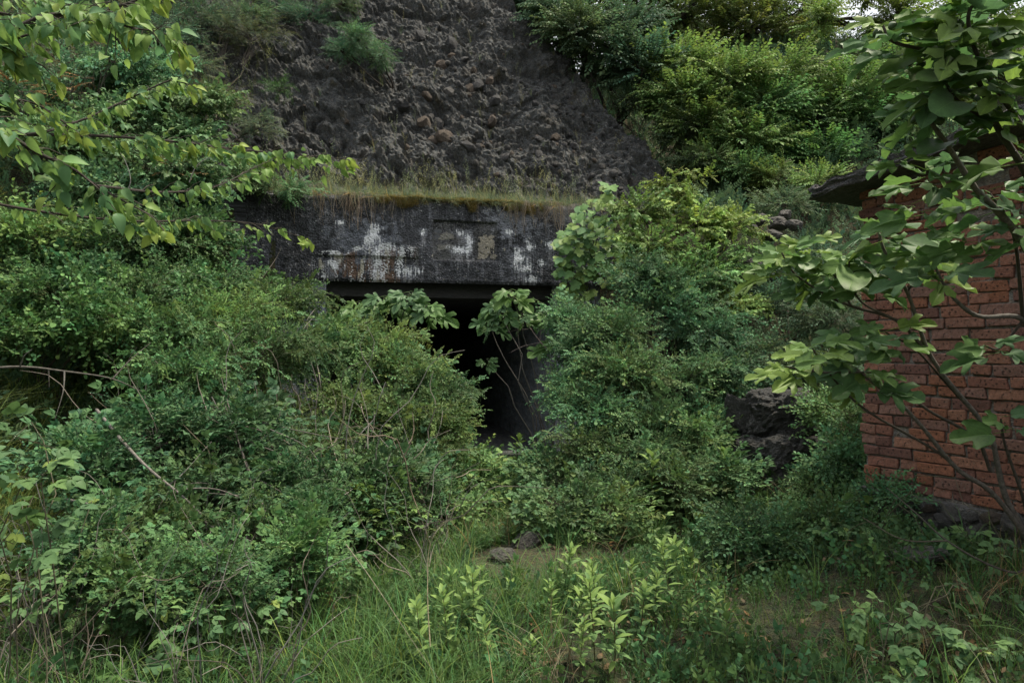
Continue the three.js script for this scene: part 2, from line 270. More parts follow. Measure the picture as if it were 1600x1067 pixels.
// ---------------------------------------------------------------- the concrete bunker
const bunker = thing('bunker', 'weathered black concrete bunker portal with white stained lintel under the rock face', 'bunker', V(FX, 0, FZ));
bunker.rotation.y = Math.atan2(-UZ, UX);
{
  // stains of the lintel, in metres along the face and above the ground
  const W = 2048, H = 512, T = 5.6, Y0 = 2.6, YH = 1.34, d = new Uint8Array(W * H * 4), bump = new Uint8Array(W * H * 4);
  const box = (x, y, x0, x1, y0, y1, f) => Math.min(sstep(x0 - f, x0 + f, x), 1 - sstep(x1 - f, x1 + f, x), sstep(y0 - f, y0 + f, y), 1 - sstep(y1 - f, y1 + f, y));
  const blob = (x, y, cx, cy, rx, ry) => 1 - Math.hypot((x - cx) / rx, (y - cy) / ry);
  for (let j = 0; j < H; j++) for (let i = 0; i < W; i++) {
    const x = (i / W) * T, y = Y0 + (j / H) * YH, q = (j * W + i) * 4;
    const f1 = fbm(x * 1.6, y * 1.6, 1, 4), f2 = fbm(x * 7, y * 7, 2, 3), f3 = fbm(x * 26, y * 26, 3, 3), streak = fbm(x * 6, y * 0.7, 4, 4), fs = fbm(x * 22, y * 2.2, 5, 3);
    let k = 0.046 + 0.028 * f1 + 0.034 * f2 + 0.04 * f3;
    k += 0.06 * sstep(0.1, 0.6, streak + 0.35 * f1) * (0.6 + f3) + 0.035 * sstep(0.1, 0.5, fs);
    let c = [k * 0.97, k * 0.99, k * 1.1];
    const mixc = (col, w) => { w = clamp(w, 0, 1); c = c.map((v, n) => lerp(v, col[n], w)); };
    // grey bloom right of the panel and at the far end
    mixc([0.24, 0.25, 0.28], 0.6 * sstep(-0.1, 0.5, blob(x, y, 3.85, 3.6, 0.45, 0.3) + 0.9 * f2 + 0.5 * f3));
    mixc([0.24, 0.24, 0.25], 0.6 * sstep(0.0, 0.5, blob(x, y, 4.75, 3.72, 0.45, 0.22) + 0.8 * f2));
    mixc([0.17, 0.18, 0.21], 0.5 * sstep(0.0, 0.5, blob(x, y, 1.6, 3.2, 0.6, 0.45) + 0.9 * f2 + 0.3 * streak));
    // tan plaster in the panel
    mixc([0.34, 0.3, 0.23], 0.85 * sstep(0.0, 0.3, box(x, y, 3.3, 3.56, 3.0, 3.36, 0.06) - 0.45 + 0.9 * f2 + 0.4 * fs));
    mixc([0.3, 0.28, 0.23], 0.7 * sstep(0.0, 0.3, box(x, y, 2.66, 2.95, 3.27, 3.37, 0.03) - 0.4 + 0.7 * f2)); mixc([0.3, 0.28, 0.23], 0.6 * sstep(0.0, 0.3, box(x, y, 2.7, 2.95, 3.12, 3.2, 0.03) - 0.4 + 0.7 * f2));
    mixc([0.12, 0.115, 0.105], 0.5 * box(x, y, 2.62, 3.6, 2.96, 3.56, 0.02) * sstep(-0.3, 0.3, f1 + f3));
    // rust and white lime runs on the lower left
    const shelf = 3.02 + 0.13 * sstep(1.3, 1.75, x) + 0.02 * f2;
    const low = sstep(shelf + 0.02, shelf - 0.05, y) * box(x, y, 0.95, 2.35, 2, 4, 0.08);
    mixc([0.13, 0.075, 0.045], low * sstep(0.05, 0.3, f1 + 0.6 * fs + 0.1) * 0.8);
    const run = sstep(0.1, 0.25, fbm(x * 4.5 + 3, y * 1.0, 9, 3) + 0.6 * f3 - 0.02), white = [0.66, 0.66, 0.66];
    mixc(white, low * run * 0.95); mixc([0.5, 0.46, 0.36], low * sstep(0.2, 0.4, fbm(x * 5 + 30, y * 1.2, 6, 3)) * 0.7);
    mixc(white, box(x, y, 1.0, 2.1, shelf - 0.035, shelf + 0.03, 0.015) * sstep(-0.05, 0.12, f2 + 0.5 * f3 + 0.02) * 0.95);
    for (const [cx, cy, rx, ry] of [[1.75, 3.32, 0.16, 0.26], [1.68, 3.22, 0.1, 0.1], [1.92, 3.12, 0.3, 0.07], [1.82, 2.9, 0.09, 0.28], [1.2, 2.86, 0.16, 0.13], [2.25, 2.78, 0.22, 0.1], [1.3, 3.45, 0.1, 0.06],
      [3.05, 3.38, 0.16, 0.08], [3.17, 3.27, 0.09, 0.15], [3.0, 3.13, 0.16, 0.08], [3.16, 3.13, 0.06, 0.1], [2.48, 3.36, 0.08, 0.07], [3.95, 3.02, 0.17, 0.2], [4.02, 2.86, 0.18, 0.12], [4.12, 3.2, 0.12, 0.1], [4.3, 2.95, 0.1, 0.07], [4.15, 2.72, 0.14, 0.08], [3.8, 3.42, 0.08, 0.08], [4.45, 3.25, 0.12, 0.1]])
      { const w = blob(x, y, cx, cy, rx, ry), run = y < cy ? blob(x, y, cx + 0.3 * rx * n3(cx * 9, cy, 1), cy - ry * 1.3, rx * 0.55, ry * 1.8) : -1; mixc([0.26, 0.27, 0.3], 0.4 * sstep(-0.25, 0.5, w + 0.5 * f2 + 0.3 * f3)); mixc([0.34, 0.34, 0.36], 0.3 * sstep(0.1, 0.6, run + 1.1 * fs + 0.3 * f3)); mixc([0.68, 0.68, 0.69], sstep(0.0, 0.3, w - 0.34 + 0.35 * f3 + 0.5 * f2 + 0.75 * fs)); }
    if (f3 + 0.4 * f2 > 0.6) mixc([0.55, 0.55, 0.55], 0.8);
    // mossy crust along the top edge
    mixc([0.12, 0.095, 0.02], sstep(0.0, 0.12, y - 3.8 + 0.12 * f2 + 0.08 * f1) * box(x, y, 2.0, 3.95, 3, 5, 0.1) * 0.9);
    c.forEach((v, n) => { const s = v <= 0.0031308 ? v * 12.92 : 1.055 * Math.pow(v, 1 / 2.4) - 0.055; d[q + n] = clamp(s, 0, 1) * 255; }); d[q + 3] = 255;
    bump[q] = bump[q + 1] = bump[q + 2] = clamp(0.5 + 0.5 * f3 + 0.3 * f2, 0, 1) * 255; bump[q + 3] = 255;
  }
  const tx = (a, s) => { const t = new THREE.DataTexture(a, W, H); t.magFilter = THREE.LinearFilter; t.minFilter = THREE.LinearMipmapLinearFilter; if (s) t.colorSpace = THREE.SRGBColorSpace; t.needsUpdate = true; return t; };
  const mat = std({ map: tx(d, 1), bumpMap: tx(bump), bumpScale: 0.03, roughness: 0.95, side: THREE.DoubleSide });
  // lintel: relief front (raised panel frame, chipped edges) with top, underside, ends
  const NX = 420, NY = 110, b = new Buf(), L0 = -0.35, L1 = 5.45, z0 = 0;
  const relief = (x, y) => {
    let h = 0.03 * fbm(x * 1.2, y * 1.2, 20, 3) + 0.012 * fbm(x * 9, y * 9, 21, 3);
    const inside = box(x, y, 2.64, 3.6, 2.97, 3.55, 0.008); h -= 0.045 * inside;
    h += 0.04 * box(x, y, 3.27, 3.29, 2.99, 3.53, 0.006) + 0.03 * box(x, y, 2.94, 2.955, 2.99, 3.53, 0.006);
    h -= 0.035 * sstep(3.0, 2.96, y + 0.012 * fbm(x * 5, 1, 2, 2)) * box(x, y, 0.9, 2.4, 0, 9, 0.05);
    const e = y - 3.82 - 0.05 * fbm(x * 3, 3, 3, 3); if (e > 0) h -= e * 1.4; if (y < 2.66) h -= (2.66 - y) * 0.6;
    return h;
  };
  for (let j = 0; j <= NY; j++) for (let i = 0; i <= NX; i++) { const x = lerp(L0, L1, i / NX), y = lerp(2.62, 3.9 + 0.03 * n3(x * 2, 1, 1), j / NY); b.v(x, y, z0 + relief(x, y), C(1, 1, 1), clamp(x, 0.01, 5.59) / T, (y - Y0) / YH); }
  for (let j = 0; j < NY; j++) for (let i = 0; i < NX; i++) { const a = j * (NX + 1) + i; b.t(a, a + 1, a + NX + 1); b.t(a + 1, a + NX + 2, a + NX + 1); }
  part(bunker, 'lintel', b.geo(), mat, 'black stained concrete lintel with white lime patches and a sunken panel');
  const bx = (x0, x1, y0, y1, za, zb) => new THREE.BoxGeometry(x1 - x0, y1 - y0, zb - za).translate((x0 + x1) / 2, (y0 + y1) / 2, (za + zb) / 2);
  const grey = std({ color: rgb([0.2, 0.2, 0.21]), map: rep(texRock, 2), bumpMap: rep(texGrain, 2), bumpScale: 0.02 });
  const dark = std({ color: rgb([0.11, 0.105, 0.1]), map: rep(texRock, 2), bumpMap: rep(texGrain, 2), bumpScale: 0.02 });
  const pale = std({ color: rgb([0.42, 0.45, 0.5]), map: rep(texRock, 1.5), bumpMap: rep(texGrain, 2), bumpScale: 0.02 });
  part(bunker, 'roof_slab', bx(-0.35, 5.45, 2.64, 3.78, -1.2, -0.06), grey);
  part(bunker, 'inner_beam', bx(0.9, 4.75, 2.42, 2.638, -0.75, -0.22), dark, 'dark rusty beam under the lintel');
  part(bunker, 'jamb', bx(0.28, 1.1, -0.3, 2.637, -0.8, -0.1), pale, 'whitewashed jamb beside the shrub');
  part(bunker, 'jamb', bx(4.52, 5.42, -0.3, 2.637, -0.8, -0.12), pale, 'whitewashed jamb behind the vine');
  part(bunker, 'wing_wall', (() => { const g = bx(-1.3, -0.02, -0.3, 3.8, -0.3, 0); g.rotateY(0.75); g.translate(-0.36, 0, -0.1); return g; })(), grey);
  part(bunker, 'flank', bx(5.0, 5.9, -0.4, 2.637, -1.2, -0.3), grey);
  part(bunker, 'flank', bx(-0.5, 0.5, -0.4, 2.637, -1.2, -0.3), grey);
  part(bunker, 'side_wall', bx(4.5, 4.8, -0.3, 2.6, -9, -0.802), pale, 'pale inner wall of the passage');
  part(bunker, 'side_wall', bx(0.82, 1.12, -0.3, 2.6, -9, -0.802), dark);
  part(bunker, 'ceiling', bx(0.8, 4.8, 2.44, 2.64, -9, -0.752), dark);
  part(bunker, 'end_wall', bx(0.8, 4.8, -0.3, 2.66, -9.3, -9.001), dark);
  part(bunker, 'passage_floor', bx(0.8, 4.8, -0.3, 0.03, -9, 0.25), grey);
  part(bunker, 'threshold', (() => { const g = bx(2.4, 4.0, 0, 0.13, 0.1, 0.5); return g; })(), grey);
}

// ---------------------------------------------------------------- the brick hut
const hut = thing('brick_hut', 'small red brick hut with rough dark slab roof behind the fig tree', 'hut', V(2.6, 0, -5.1));
hut.rotation.y = Math.atan2(-0.905, 0.425);
{
  const rng = rngOf(77), box = (x0, x1, y0, y1, z0, z1) => new THREE.BoxGeometry(x1 - x0, y1 - y0, z1 - z0).translate((x0 + x1) / 2, (y0 + y1) / 2, (z0 + z1) / 2);
  const mortar = std({ color: rgb([0.36, 0.32, 0.28]), map: rep(texRock, 3), bumpMap: rep(texGrain, 4), bumpScale: 0.03 });
  const body = part(hut, 'wall', box(0.03, 2.9, 0.6, 2.98, -2.9, -0.016), mortar, 'recessed grey mortar bed of the brick wall');
  const BM = [[0.4, 0.175, 0.115], [0.34, 0.145, 0.1], [0.43, 0.2, 0.13], [0.24, 0.11, 0.085], [0.36, 0.17, 0.12], [0.38, 0.15, 0.085], [0.33, 0.17, 0.13]].map((c) => std({ color: rgb(c), map: texBrick, bumpMap: rep(texGrain, 1.7), bumpScale: 0.01, roughness: 0.95 }));
  const brickGeo = (l, seed) => { // a worn brick: chamfered, corners knocked about
    const r = rngOf(seed), h = 0.0675, dp = 0.11, ch = 0.0035, b = new Buf(), id = {}, ou = r() * 4, ov = r() * 4;
    const jit = {}; for (const sx of [-1, 1]) for (const sy of [-1, 1]) for (const sz of [-1, 1]) jit[[sx, sy, sz]] = [(r() - 0.5) * 0.02, (r() - 0.5) * 0.014, sz > 0 ? -r() * r() * 0.014 : 0];
    const vert = (sx, sy, sz, ax) => { const k = [sx, sy, sz, ax].join(); if (id[k] === undefined) { const j = jit[[sx, sy, sz]], e = ch * (1 + r() * 1.2), x = sx * (l / 2 - (ax === 0 ? 0 : e)) + j[0], y = sy * (h / 2 - (ax === 1 ? 0 : e)) + j[1], z = sz * (dp / 2 - (ax === 2 ? 0 : e)) + j[2]; id[k] = b.v(x, y, z, C(1, 1, 1), (x + z) * 1.9 + ou, (y + z) * 1.9 + ov); } return id[k]; };
    const quad = (a, c, d2, e) => { b.t(a, c, d2); b.t(a, d2, e); };
    const S = [[-1, -1], [1, -1], [1, 1], [-1, 1]], mk = (ax, s, p) => ax === 0 ? [s, p[0], p[1]] : ax === 1 ? [p[1], s, p[0]] : [p[0], p[1], s];
    for (let ax = 0; ax < 3; ax++) for (const s of [-1, 1]) { const v = S.map((p) => vert(...mk(ax, s, p), ax)); if (s < 0) v.reverse(); quad(...v); }
    for (let ax = 0; ax < 3; ax++) for (const p of S) { const q = (s) => mk(ax, s, p), o1 = (ax + 1) % 3, o2 = (ax + 2) % 3; const v = [vert(...q(-1), o1), vert(...q(1), o1), vert(...q(1), o2), vert(...q(-1), o2)]; if (p[0] * p[1] > 0) v.reverse(); quad(...v); }
    for (const sx of [-1, 1]) for (const sy of [-1, 1]) for (const sz of [-1, 1]) { const v = [0, 1, 2].map((a) => vert(sx, sy, sz, a)); if (sx * sy * sz < 0) v.reverse(); b.t(...v); }
    const g = b.geo().toNonIndexed(); g.deleteAttribute('color'); g.computeVertexNormals(); return g;
  };
  const lens = { s: 0.245, h: 0.118, q: 0.18 }, kinds = {}; for (const k in lens) kinds[k] = [1, 2, 3, 4, 5, 6].map((n) => brickGeo(lens[k], n * 31 + k.charCodeAt(0)));
  const rest = [];
  for (let r = 0; r < 32; r++) {
    const y = 0.625 + r * 0.0752 + 0.035; let x = r < 2 || rng() < 0.25 ? rng() * 0.05 : rng() * 0.03 - 0.005, first = true;
    const roofAt = (xx) => 2.79 + 0.1 * xx;
    while (x < 2.75) {
      const k = first && r % 2 ? 'h' : rng() < 0.33 ? 'h' : rng() < 0.12 ? 'q' : 's', l = lens[k]; first = false;
      if (y + 0.03 < roofAt(x + l / 2)) {
        const g = kinds[k][(rng() * 6) | 0], pr = rng() < 0.06 ? -0.012 : (rng() - 0.5) * 0.014, px = x + l / 2, py = y + (rng() - 0.5) * 0.008, rz = (rng() - 0.5) * 0.03, ry = (rng() - 0.5) * 0.03, mt = (rng() * 7) | 0, gone = rng() < 0.018;
        if (gone) { /* fallen out */ } else if (px < 1.62) { const m = part(body, 'brick', g, BM[mt]); m.position.set(px, py, -0.05 + pr); m.rotation.set(0, ry, rz); }
        else { const c = g.clone(); c.rotateZ(rz); c.translate(px, py, -0.055 + pr); rest.push(c); }
      }
      x += l + 0.007 + rng() * 0.007;
    }
  }
  const rb = part(hut, 'brick_courses', mergeGeometries(rest), BM[0]); rb.userData.kind = 'stuff'; body.add(rb);
  // rough slab of the roof: layered, ragged edges
  const slab = new THREE.BoxGeometry(3.35, 0.09, 3.5, 130, 9, 110); { const p = slab.attributes.position, u = slab.attributes.uv; for (let i = 0; i < p.count; i++) { _v.fromBufferAttribute(p, i); const ex = Math.abs(_v.x) > 1.6 || Math.abs(_v.z) > 1.68, o = V(_v.x, _v.y, _v.z); u.setXY(i, (o.x + o.y) / 0.8, (o.z + o.y) / 0.8);
    const lay = 0.022 * n3(o.x * 2.5, o.y * 45, o.z * 2.5) + 0.022 * fbm(o.x * 7, o.y * 20, o.z * 7, 3); if (ex) { const sx = Math.abs(o.x) > 1.6 ? Math.sign(o.x) : 0, sz = Math.abs(o.z) > 1.68 ? Math.sign(o.z) : 0; _v.x += sx * (lay - 0.02); _v.z += sz * (lay - 0.02); } _v.y += (o.y > 0 ? 0.035 : 0.012) * fbm(o.x * 4 + 5, o.y, o.z * 4, 4); p.setXYZ(i, _v.x, _v.y, _v.z); } slab.computeVertexNormals(); }
  slab.rotateZ(0.1); slab.translate(1.4, 2.79 + 0.045 + 0.14, -1.48);
  part(hut, 'roof', slab, std({ color: rgb([0.17, 0.16, 0.16]), map: texRock, bumpMap: texGrain, bumpScale: 0.04 }), 'ragged dark grey slab roof');
  // footing of stones set in mortar
  const foot = new THREE.BoxGeometry(3.0, 0.6, 0.3, 120, 24, 4); { const p = foot.attributes.position, u = foot.attributes.uv; for (let i = 0; i < p.count; i++) { _v.fromBufferAttribute(p, i); const [w, id] = worley(_v.x * 7, _v.y * 11, _v.z * 7); u.setXY(i, _v.x / 0.7, (_v.y + _v.z) / 0.7); if (_v.z > 0.1) _v.z += 0.07 * (0.6 - w) + 0.03 * id + 0.02 * fbm(_v.x * 9, _v.y * 9, 1, 2); p.setXYZ(i, _v.x, _v.y, _v.z); } foot.computeVertexNormals(); }
  foot.translate(1.5, 0.31, -0.12);
  const footing = part(hut, 'footing', foot, std({ color: rgb([0.2, 0.19, 0.185]), map: texRock, bumpMap: texGrain, bumpScale: 0.03 }), 'grey rubble stone footing');
  const sg = [1, 2, 3, 4].map((k) => stoneGeo(k * 23 + 5, 2, 0.45));
  for (let x = 0.05; x < 1.5; x += 0.09 + rng() * 0.07) for (const y of [0.57, 0.49, 0.4]) { if (rng() < 0.25) continue; const m = part(footing, 'stone', sg[(rng() * 4) | 0], stoneMats[[1, 1, 3, 0][(rng() * 4) | 0]]), s = 0.035 + 0.035 * rng(); m.position.set(x + rng() * 0.05, y + (rng() - 0.5) * 0.03, 0.03 + rng() * 0.04); m.rotation.set(rng() * 0.6, rng() * 6, rng() * 0.6); m.scale.set(s * 1.5, s * 0.8, s); }
}

// ---------------------------------------------------------------- plant building blocks
const WOOD = C(0.11, 0.09, 0.07), GREYWOOD = C(0.2, 0.18, 0.16), DARKWOOD = C(0.055, 0.042, 0.034), GREENSTEM = C(0.6, 0.75, 0.5);
const twigC = C(0.9, 0.62, 0.5);
// sprig geometries: growth along +y, faces towards +z; colours are multiplied by the material's leaf colour
function sprigPinnate(seed, o = {}) {
  const r = rngOf(seed), { len = 0.28, n = 6, ll = 0.12, pairs = 5, L = 0.031, W = 0.018, catkin = 0 } = o, b = new Buf();
  const spine = []; for (let k = 0; k <= 4; k++) { const t = k / 4; spine.push(V((r() - 0.5) * 0.02, t * len, -0.12 * len * t * t)); }
  tube(b, spine, 0.003, 0.0012, 3, twigC);
  for (let k = 0; k < n; k++) {
    const t = 0.12 + 0.88 * (k / (n - 1)), s = k % 2 ? 1 : -1, p = V(0, t * len, -0.12 * len * t * t), d = V(s * (0.75 - 0.4 * t), 0.55 + 0.3 * r(), (r() - 0.5) * 0.8).normalize(), up = V((r() - 0.5) * 0.5, (r() - 0.5) * 0.4, 1).normalize();
    const F = frame(p, d, up), l = ll * (0.7 + 0.5 * r()), c = vary(r, C(1, 1, 1), 0.28, 0.12);
    const q = b.p.length / 3; for (const [x, y] of [[-0.0012, 0], [0.0012, 0], [0.0006, l], [-0.0006, l]]) put(b, F, x, y, -0.25 * y * y / l, shade(c, 1.1)); b.t(q, q + 1, q + 2); b.t(q, q + 2, q + 3);
    for (let m = 0; m < pairs; m++) for (const e of [-1, 1]) {
      const y = l * (0.22 + (0.78 * m) / pairs), G = new THREE.Matrix4().multiplyMatrices(F, frame(V(0, y, -0.25 * y * y / l), V(e, 0.35 + r() * 0.3, (r() - 0.6) * 0.5), V((r() - 0.5) * 0.5, 0, 1)));
      leaflet(b, G, L * (0.75 + 0.5 * r()), W * (0.8 + 0.4 * r()), 0.12, vary(r, c, 0.1, 0.05));
    }
    leaflet(b, new THREE.Matrix4().multiplyMatrices(F, frame(V(0, l, -0.25 * l), V(0, 1, -0.4), V(0, 0, 1))), L, W, 0.12, c);
  }
  for (let k = 0; k < catkin; k++) { // hanging pale seed strings
    const p = V((r() - 0.5) * 0.06, len * (0.3 + 0.7 * r()), 0), h = 0.06 + 0.07 * r(), dx = (r() - 0.5) * 0.03, dz = (r() - 0.5) * 0.03, pts = [p, V(p.x + dx, p.y - 0.01, p.z - h * 0.5), V(p.x + dx * 1.4, p.y - 0.015, p.z - h)];
    tube(b, pts, 0.0022, 0.0014, 3, C(2.0, 1.7, 1.3));
  }
  return b.geo();
}
function sprigBroad(seed, o = {}) {
  const r = rngOf(seed), { len = 0.26, n = 9, L = 0.055, W = 0.036, st = OVATE, droop = 0.25, hang = 0.2, col = C(1, 1, 1), va = 0.22 } = o, b = new Buf();
  const spine = []; for (let k = 0; k <= 4; k++) { const t = k / 4; spine.push(V((r() - 0.5) * 0.03, t * len, -0.15 * len * t * t)); }
  tube(b, spine, 0.0035, 0.0014, 3, twigC);
  for (let k = 0; k < n; k++) {
    const t = 0.15 + 0.85 * (k / (n - 1)), s = k % 2 ? 1 : -1, p = V(0, t * len, -0.15 * len * t * t), d = k === n - 1 ? V(0, 1, -hang) : V(s, 0.55 + r() * 0.4, -hang + (r() - 0.5) * 0.7);
    leaf(b, frame(p.addScaledVector(d.clone().normalize(), 0.012), d, V((r() - 0.5) * 0.7, (r() - 0.5) * 0.5, 1)), L * (0.65 + 0.55 * r()), W * (0.7 + 0.5 * r()), st, 0.25 + 0.3 * r(), droop, vary(r, col, va, 0.12));
  }
  return b.geo();
}
function sprigBushy(seed, o = {}) { // twig with short side twigs and small leaves at all angles
  const r = rngOf(seed), { len = 0.22, side = 5, per = 5, L = 0.032, W = 0.021, tw = 0.09 } = o, b = new Buf(), bend = (r() - 0.5) * 0.4, sp = (t) => V(bend * len * t * t, t * len, -0.12 * len * t * t);
  tube(b, [0, 0.35, 0.7, 1].map(sp), 0.003, 0.0012, 3, twigC);
  const lf = (p, d, c) => leaflet(b, frame(p, d, V((r() - 0.5) * 1.3, (r() - 0.5) * 1.0, 1)), L * (0.6 + 0.6 * r()), W * (0.7 + 0.5 * r()), 0.15, vary(r, c, 0.16, 0.08));
  for (let k = 0; k <= side; k++) {
    const t = 0.2 + 0.8 * (k / side), p = sp(t), a = k * 2.4 + r(), d = k === side ? V(bend, 1, -0.2) : V(Math.cos(a), 0.5 + 0.5 * r(), Math.sin(a) * 0.7).normalize(), l = tw * (0.6 + 0.7 * r()), c = vary(r, C(1, 1, 1), 0.25, 0.12), q = b.p.length / 3, F = frame(p, d, V(0, 0.2, 1));
    for (const [x, y] of [[-0.0012, 0], [0.0012, 0], [0.0006, l], [-0.0006, l]]) put(b, F, x, y, 0, twigC); b.t(q, q + 1, q + 2); b.t(q, q + 2, q + 3);
    for (let m = 0; m < per; m++) { const u = (m + 0.6) / per; lf(p.clone().addScaledVector(d, l * u), rdir(r).multiplyScalar(0.8).addScaledVector(d, 0.7), c); }
  }
  return b.geo();
}
function sprigTri(seed, o = {}) { // bramble: three toothed leaflets to a leaf
  const r = rngOf(seed), { len = 0.32, n = 5, L = 0.06, W = 0.045 } = o, b = new Buf(), spine = []; for (let k = 0; k <= 4; k++) { const t = k / 4; spine.push(V((r() - 0.5) * 0.03, t * len, -0.3 * len * t * t)); }
  tube(b, spine, 0.004, 0.002, 3, C(0.9, 0.8, 0.6));
  for (let k = 0; k < n; k++) {
    const t = 0.2 + 0.8 * (k / (n - 1)), s = k % 2 ? 1 : -1, p = V(0, t * len, -0.3 * len * t * t), d = V(s * 0.9, 0.5 + r() * 0.3, 0.35 * r()).normalize(), F = frame(p, d, V((r() - 0.5) * 0.4, 0, 1)), pl = 0.04 + 0.03 * r(), c = vary(r, C(1, 1, 1), 0.25, 0.14), q = b.p.length / 3;
    for (const [x, y] of [[-0.0015, 0], [0.0015, 0], [0.001, pl], [-0.001, pl]]) put(b, F, x, y, 0, shade(c, 1.2)); b.t(q, q + 1, q + 2); b.t(q, q + 2, q + 3);
    for (const [dx, sc] of [[-0.95, 0.8], [0.95, 0.8], [0, 1]]) leaf(b, new THREE.Matrix4().multiplyMatrices(F, frame(V(0, pl, 0), V(dx, dx ? 0.4 : 1, -0.15), V(0, 0, 1))), L * sc * (0.8 + 0.4 * r()), W * sc, OVATE, 0.3, 0.2, vary(r, c, 0.08, 0.04));
  }
  return b.geo();
}
function grassTuft(seed, o = {}) {
  const r = rngOf(seed), { n = 12, h = 0.4, w = 0.0055, lean = 0.9, spread = 0.05, dry = 0.05 } = o, b = new Buf();
  for (let k = 0; k < n; k++) {
    const a = r() * 6.283, H = h * (0.45 + 0.75 * r()), le = lean * (0.3 + r()), x0 = (r() - 0.5) * spread, z0 = (r() - 0.5) * spread, ca = Math.cos(a), sa = Math.sin(a), ww = w * (0.6 + 0.7 * r()), c = r() < dry ? vary(r, C(2.3, 1.6, 1.5), 0.2, 0.05) : vary(r, C(1, 1, 1), 0.3, 0.16);
    let l0 = -1, r0 = -1; const S = 5;
    for (let s = 0; s <= S; s++) {
      const t = s / S, out = le * H * t * t * 0.9, y = H * (t - 0.42 * le * t * t * t), wd = ww * (1 - 0.92 * t * t) * 0.5, tw = a + 1.57 + t * (r() - 0.5) * 0.6;
      const px = x0 + ca * out, pz = z0 + sa * out, l = b.v(px - Math.cos(tw) * wd, y, pz - Math.sin(tw) * wd, c), q = b.v(px + Math.cos(tw) * wd, y, pz + Math.sin(tw) * wd, c);
      if (l0 >= 0) { b.t(l0, r0, q); b.t(l0, q, l); } l0 = l; r0 = q;
    }
  }
  return b.geo();
}
function oatTuft(seed, o = {}) { // flowering grass: thin stalks with nodding pale spikelets
  const r = rngOf(seed), { n = 4, h = 0.7, seeds = 9 } = o, b = new Buf();
  for (let k = 0; k < n; k++) {
    const a = r() * 6.283, H = h * (0.6 + 0.5 * r()), le = 0.12 + 0.2 * r(), pts = []; for (let s = 0; s <= 4; s++) { const t = s / 4; pts.push(V(Math.cos(a) * le * H * t * t, H * t, Math.sin(a) * le * H * t * t)); }
    tube(b, pts, 0.0016, 0.0008, 3, C(1.5, 1.25, 0.9));
    for (let s = 0; s < seeds; s++) { const t = 0.68 + 0.32 * (s / seeds), p = V(Math.cos(a) * le * H * t * t, H * t, Math.sin(a) * le * H * t * t), d = V(r() - 0.5, -0.5 + 0.3 * r(), r() - 0.5).normalize(); leaflet(b, frame(p.addScaledVector(d, 0.012), d, rdir(r)), 0.024, 0.006, 0.3, vary(r, C(3.0, 2.4, 2.4), 0.2, 0.04)); }
  }
  return b.geo();
}
function scatter(parent, name, geos, mat, list) { // list: [matrix, colour multiplier]; one InstancedMesh per geometry
  const lots = geos.map(() => []); list.forEach((e, k) => lots[k % geos.length].push(e));
  lots.forEach((lot, g) => {
    if (!lot.length) return;
    const im = new THREE.InstancedMesh(geos[g], mat, lot.length), col = new THREE.Color(); im.name = name; im.userData.kind = 'stuff'; im.castShadow = im.receiveShadow = true;
    lot.forEach(([m, c], k) => { im.setMatrixAt(k, m); im.setColorAt(k, col.setRGB(c[0], c[1], c[2])); });
    parent.add(im);
  });
}
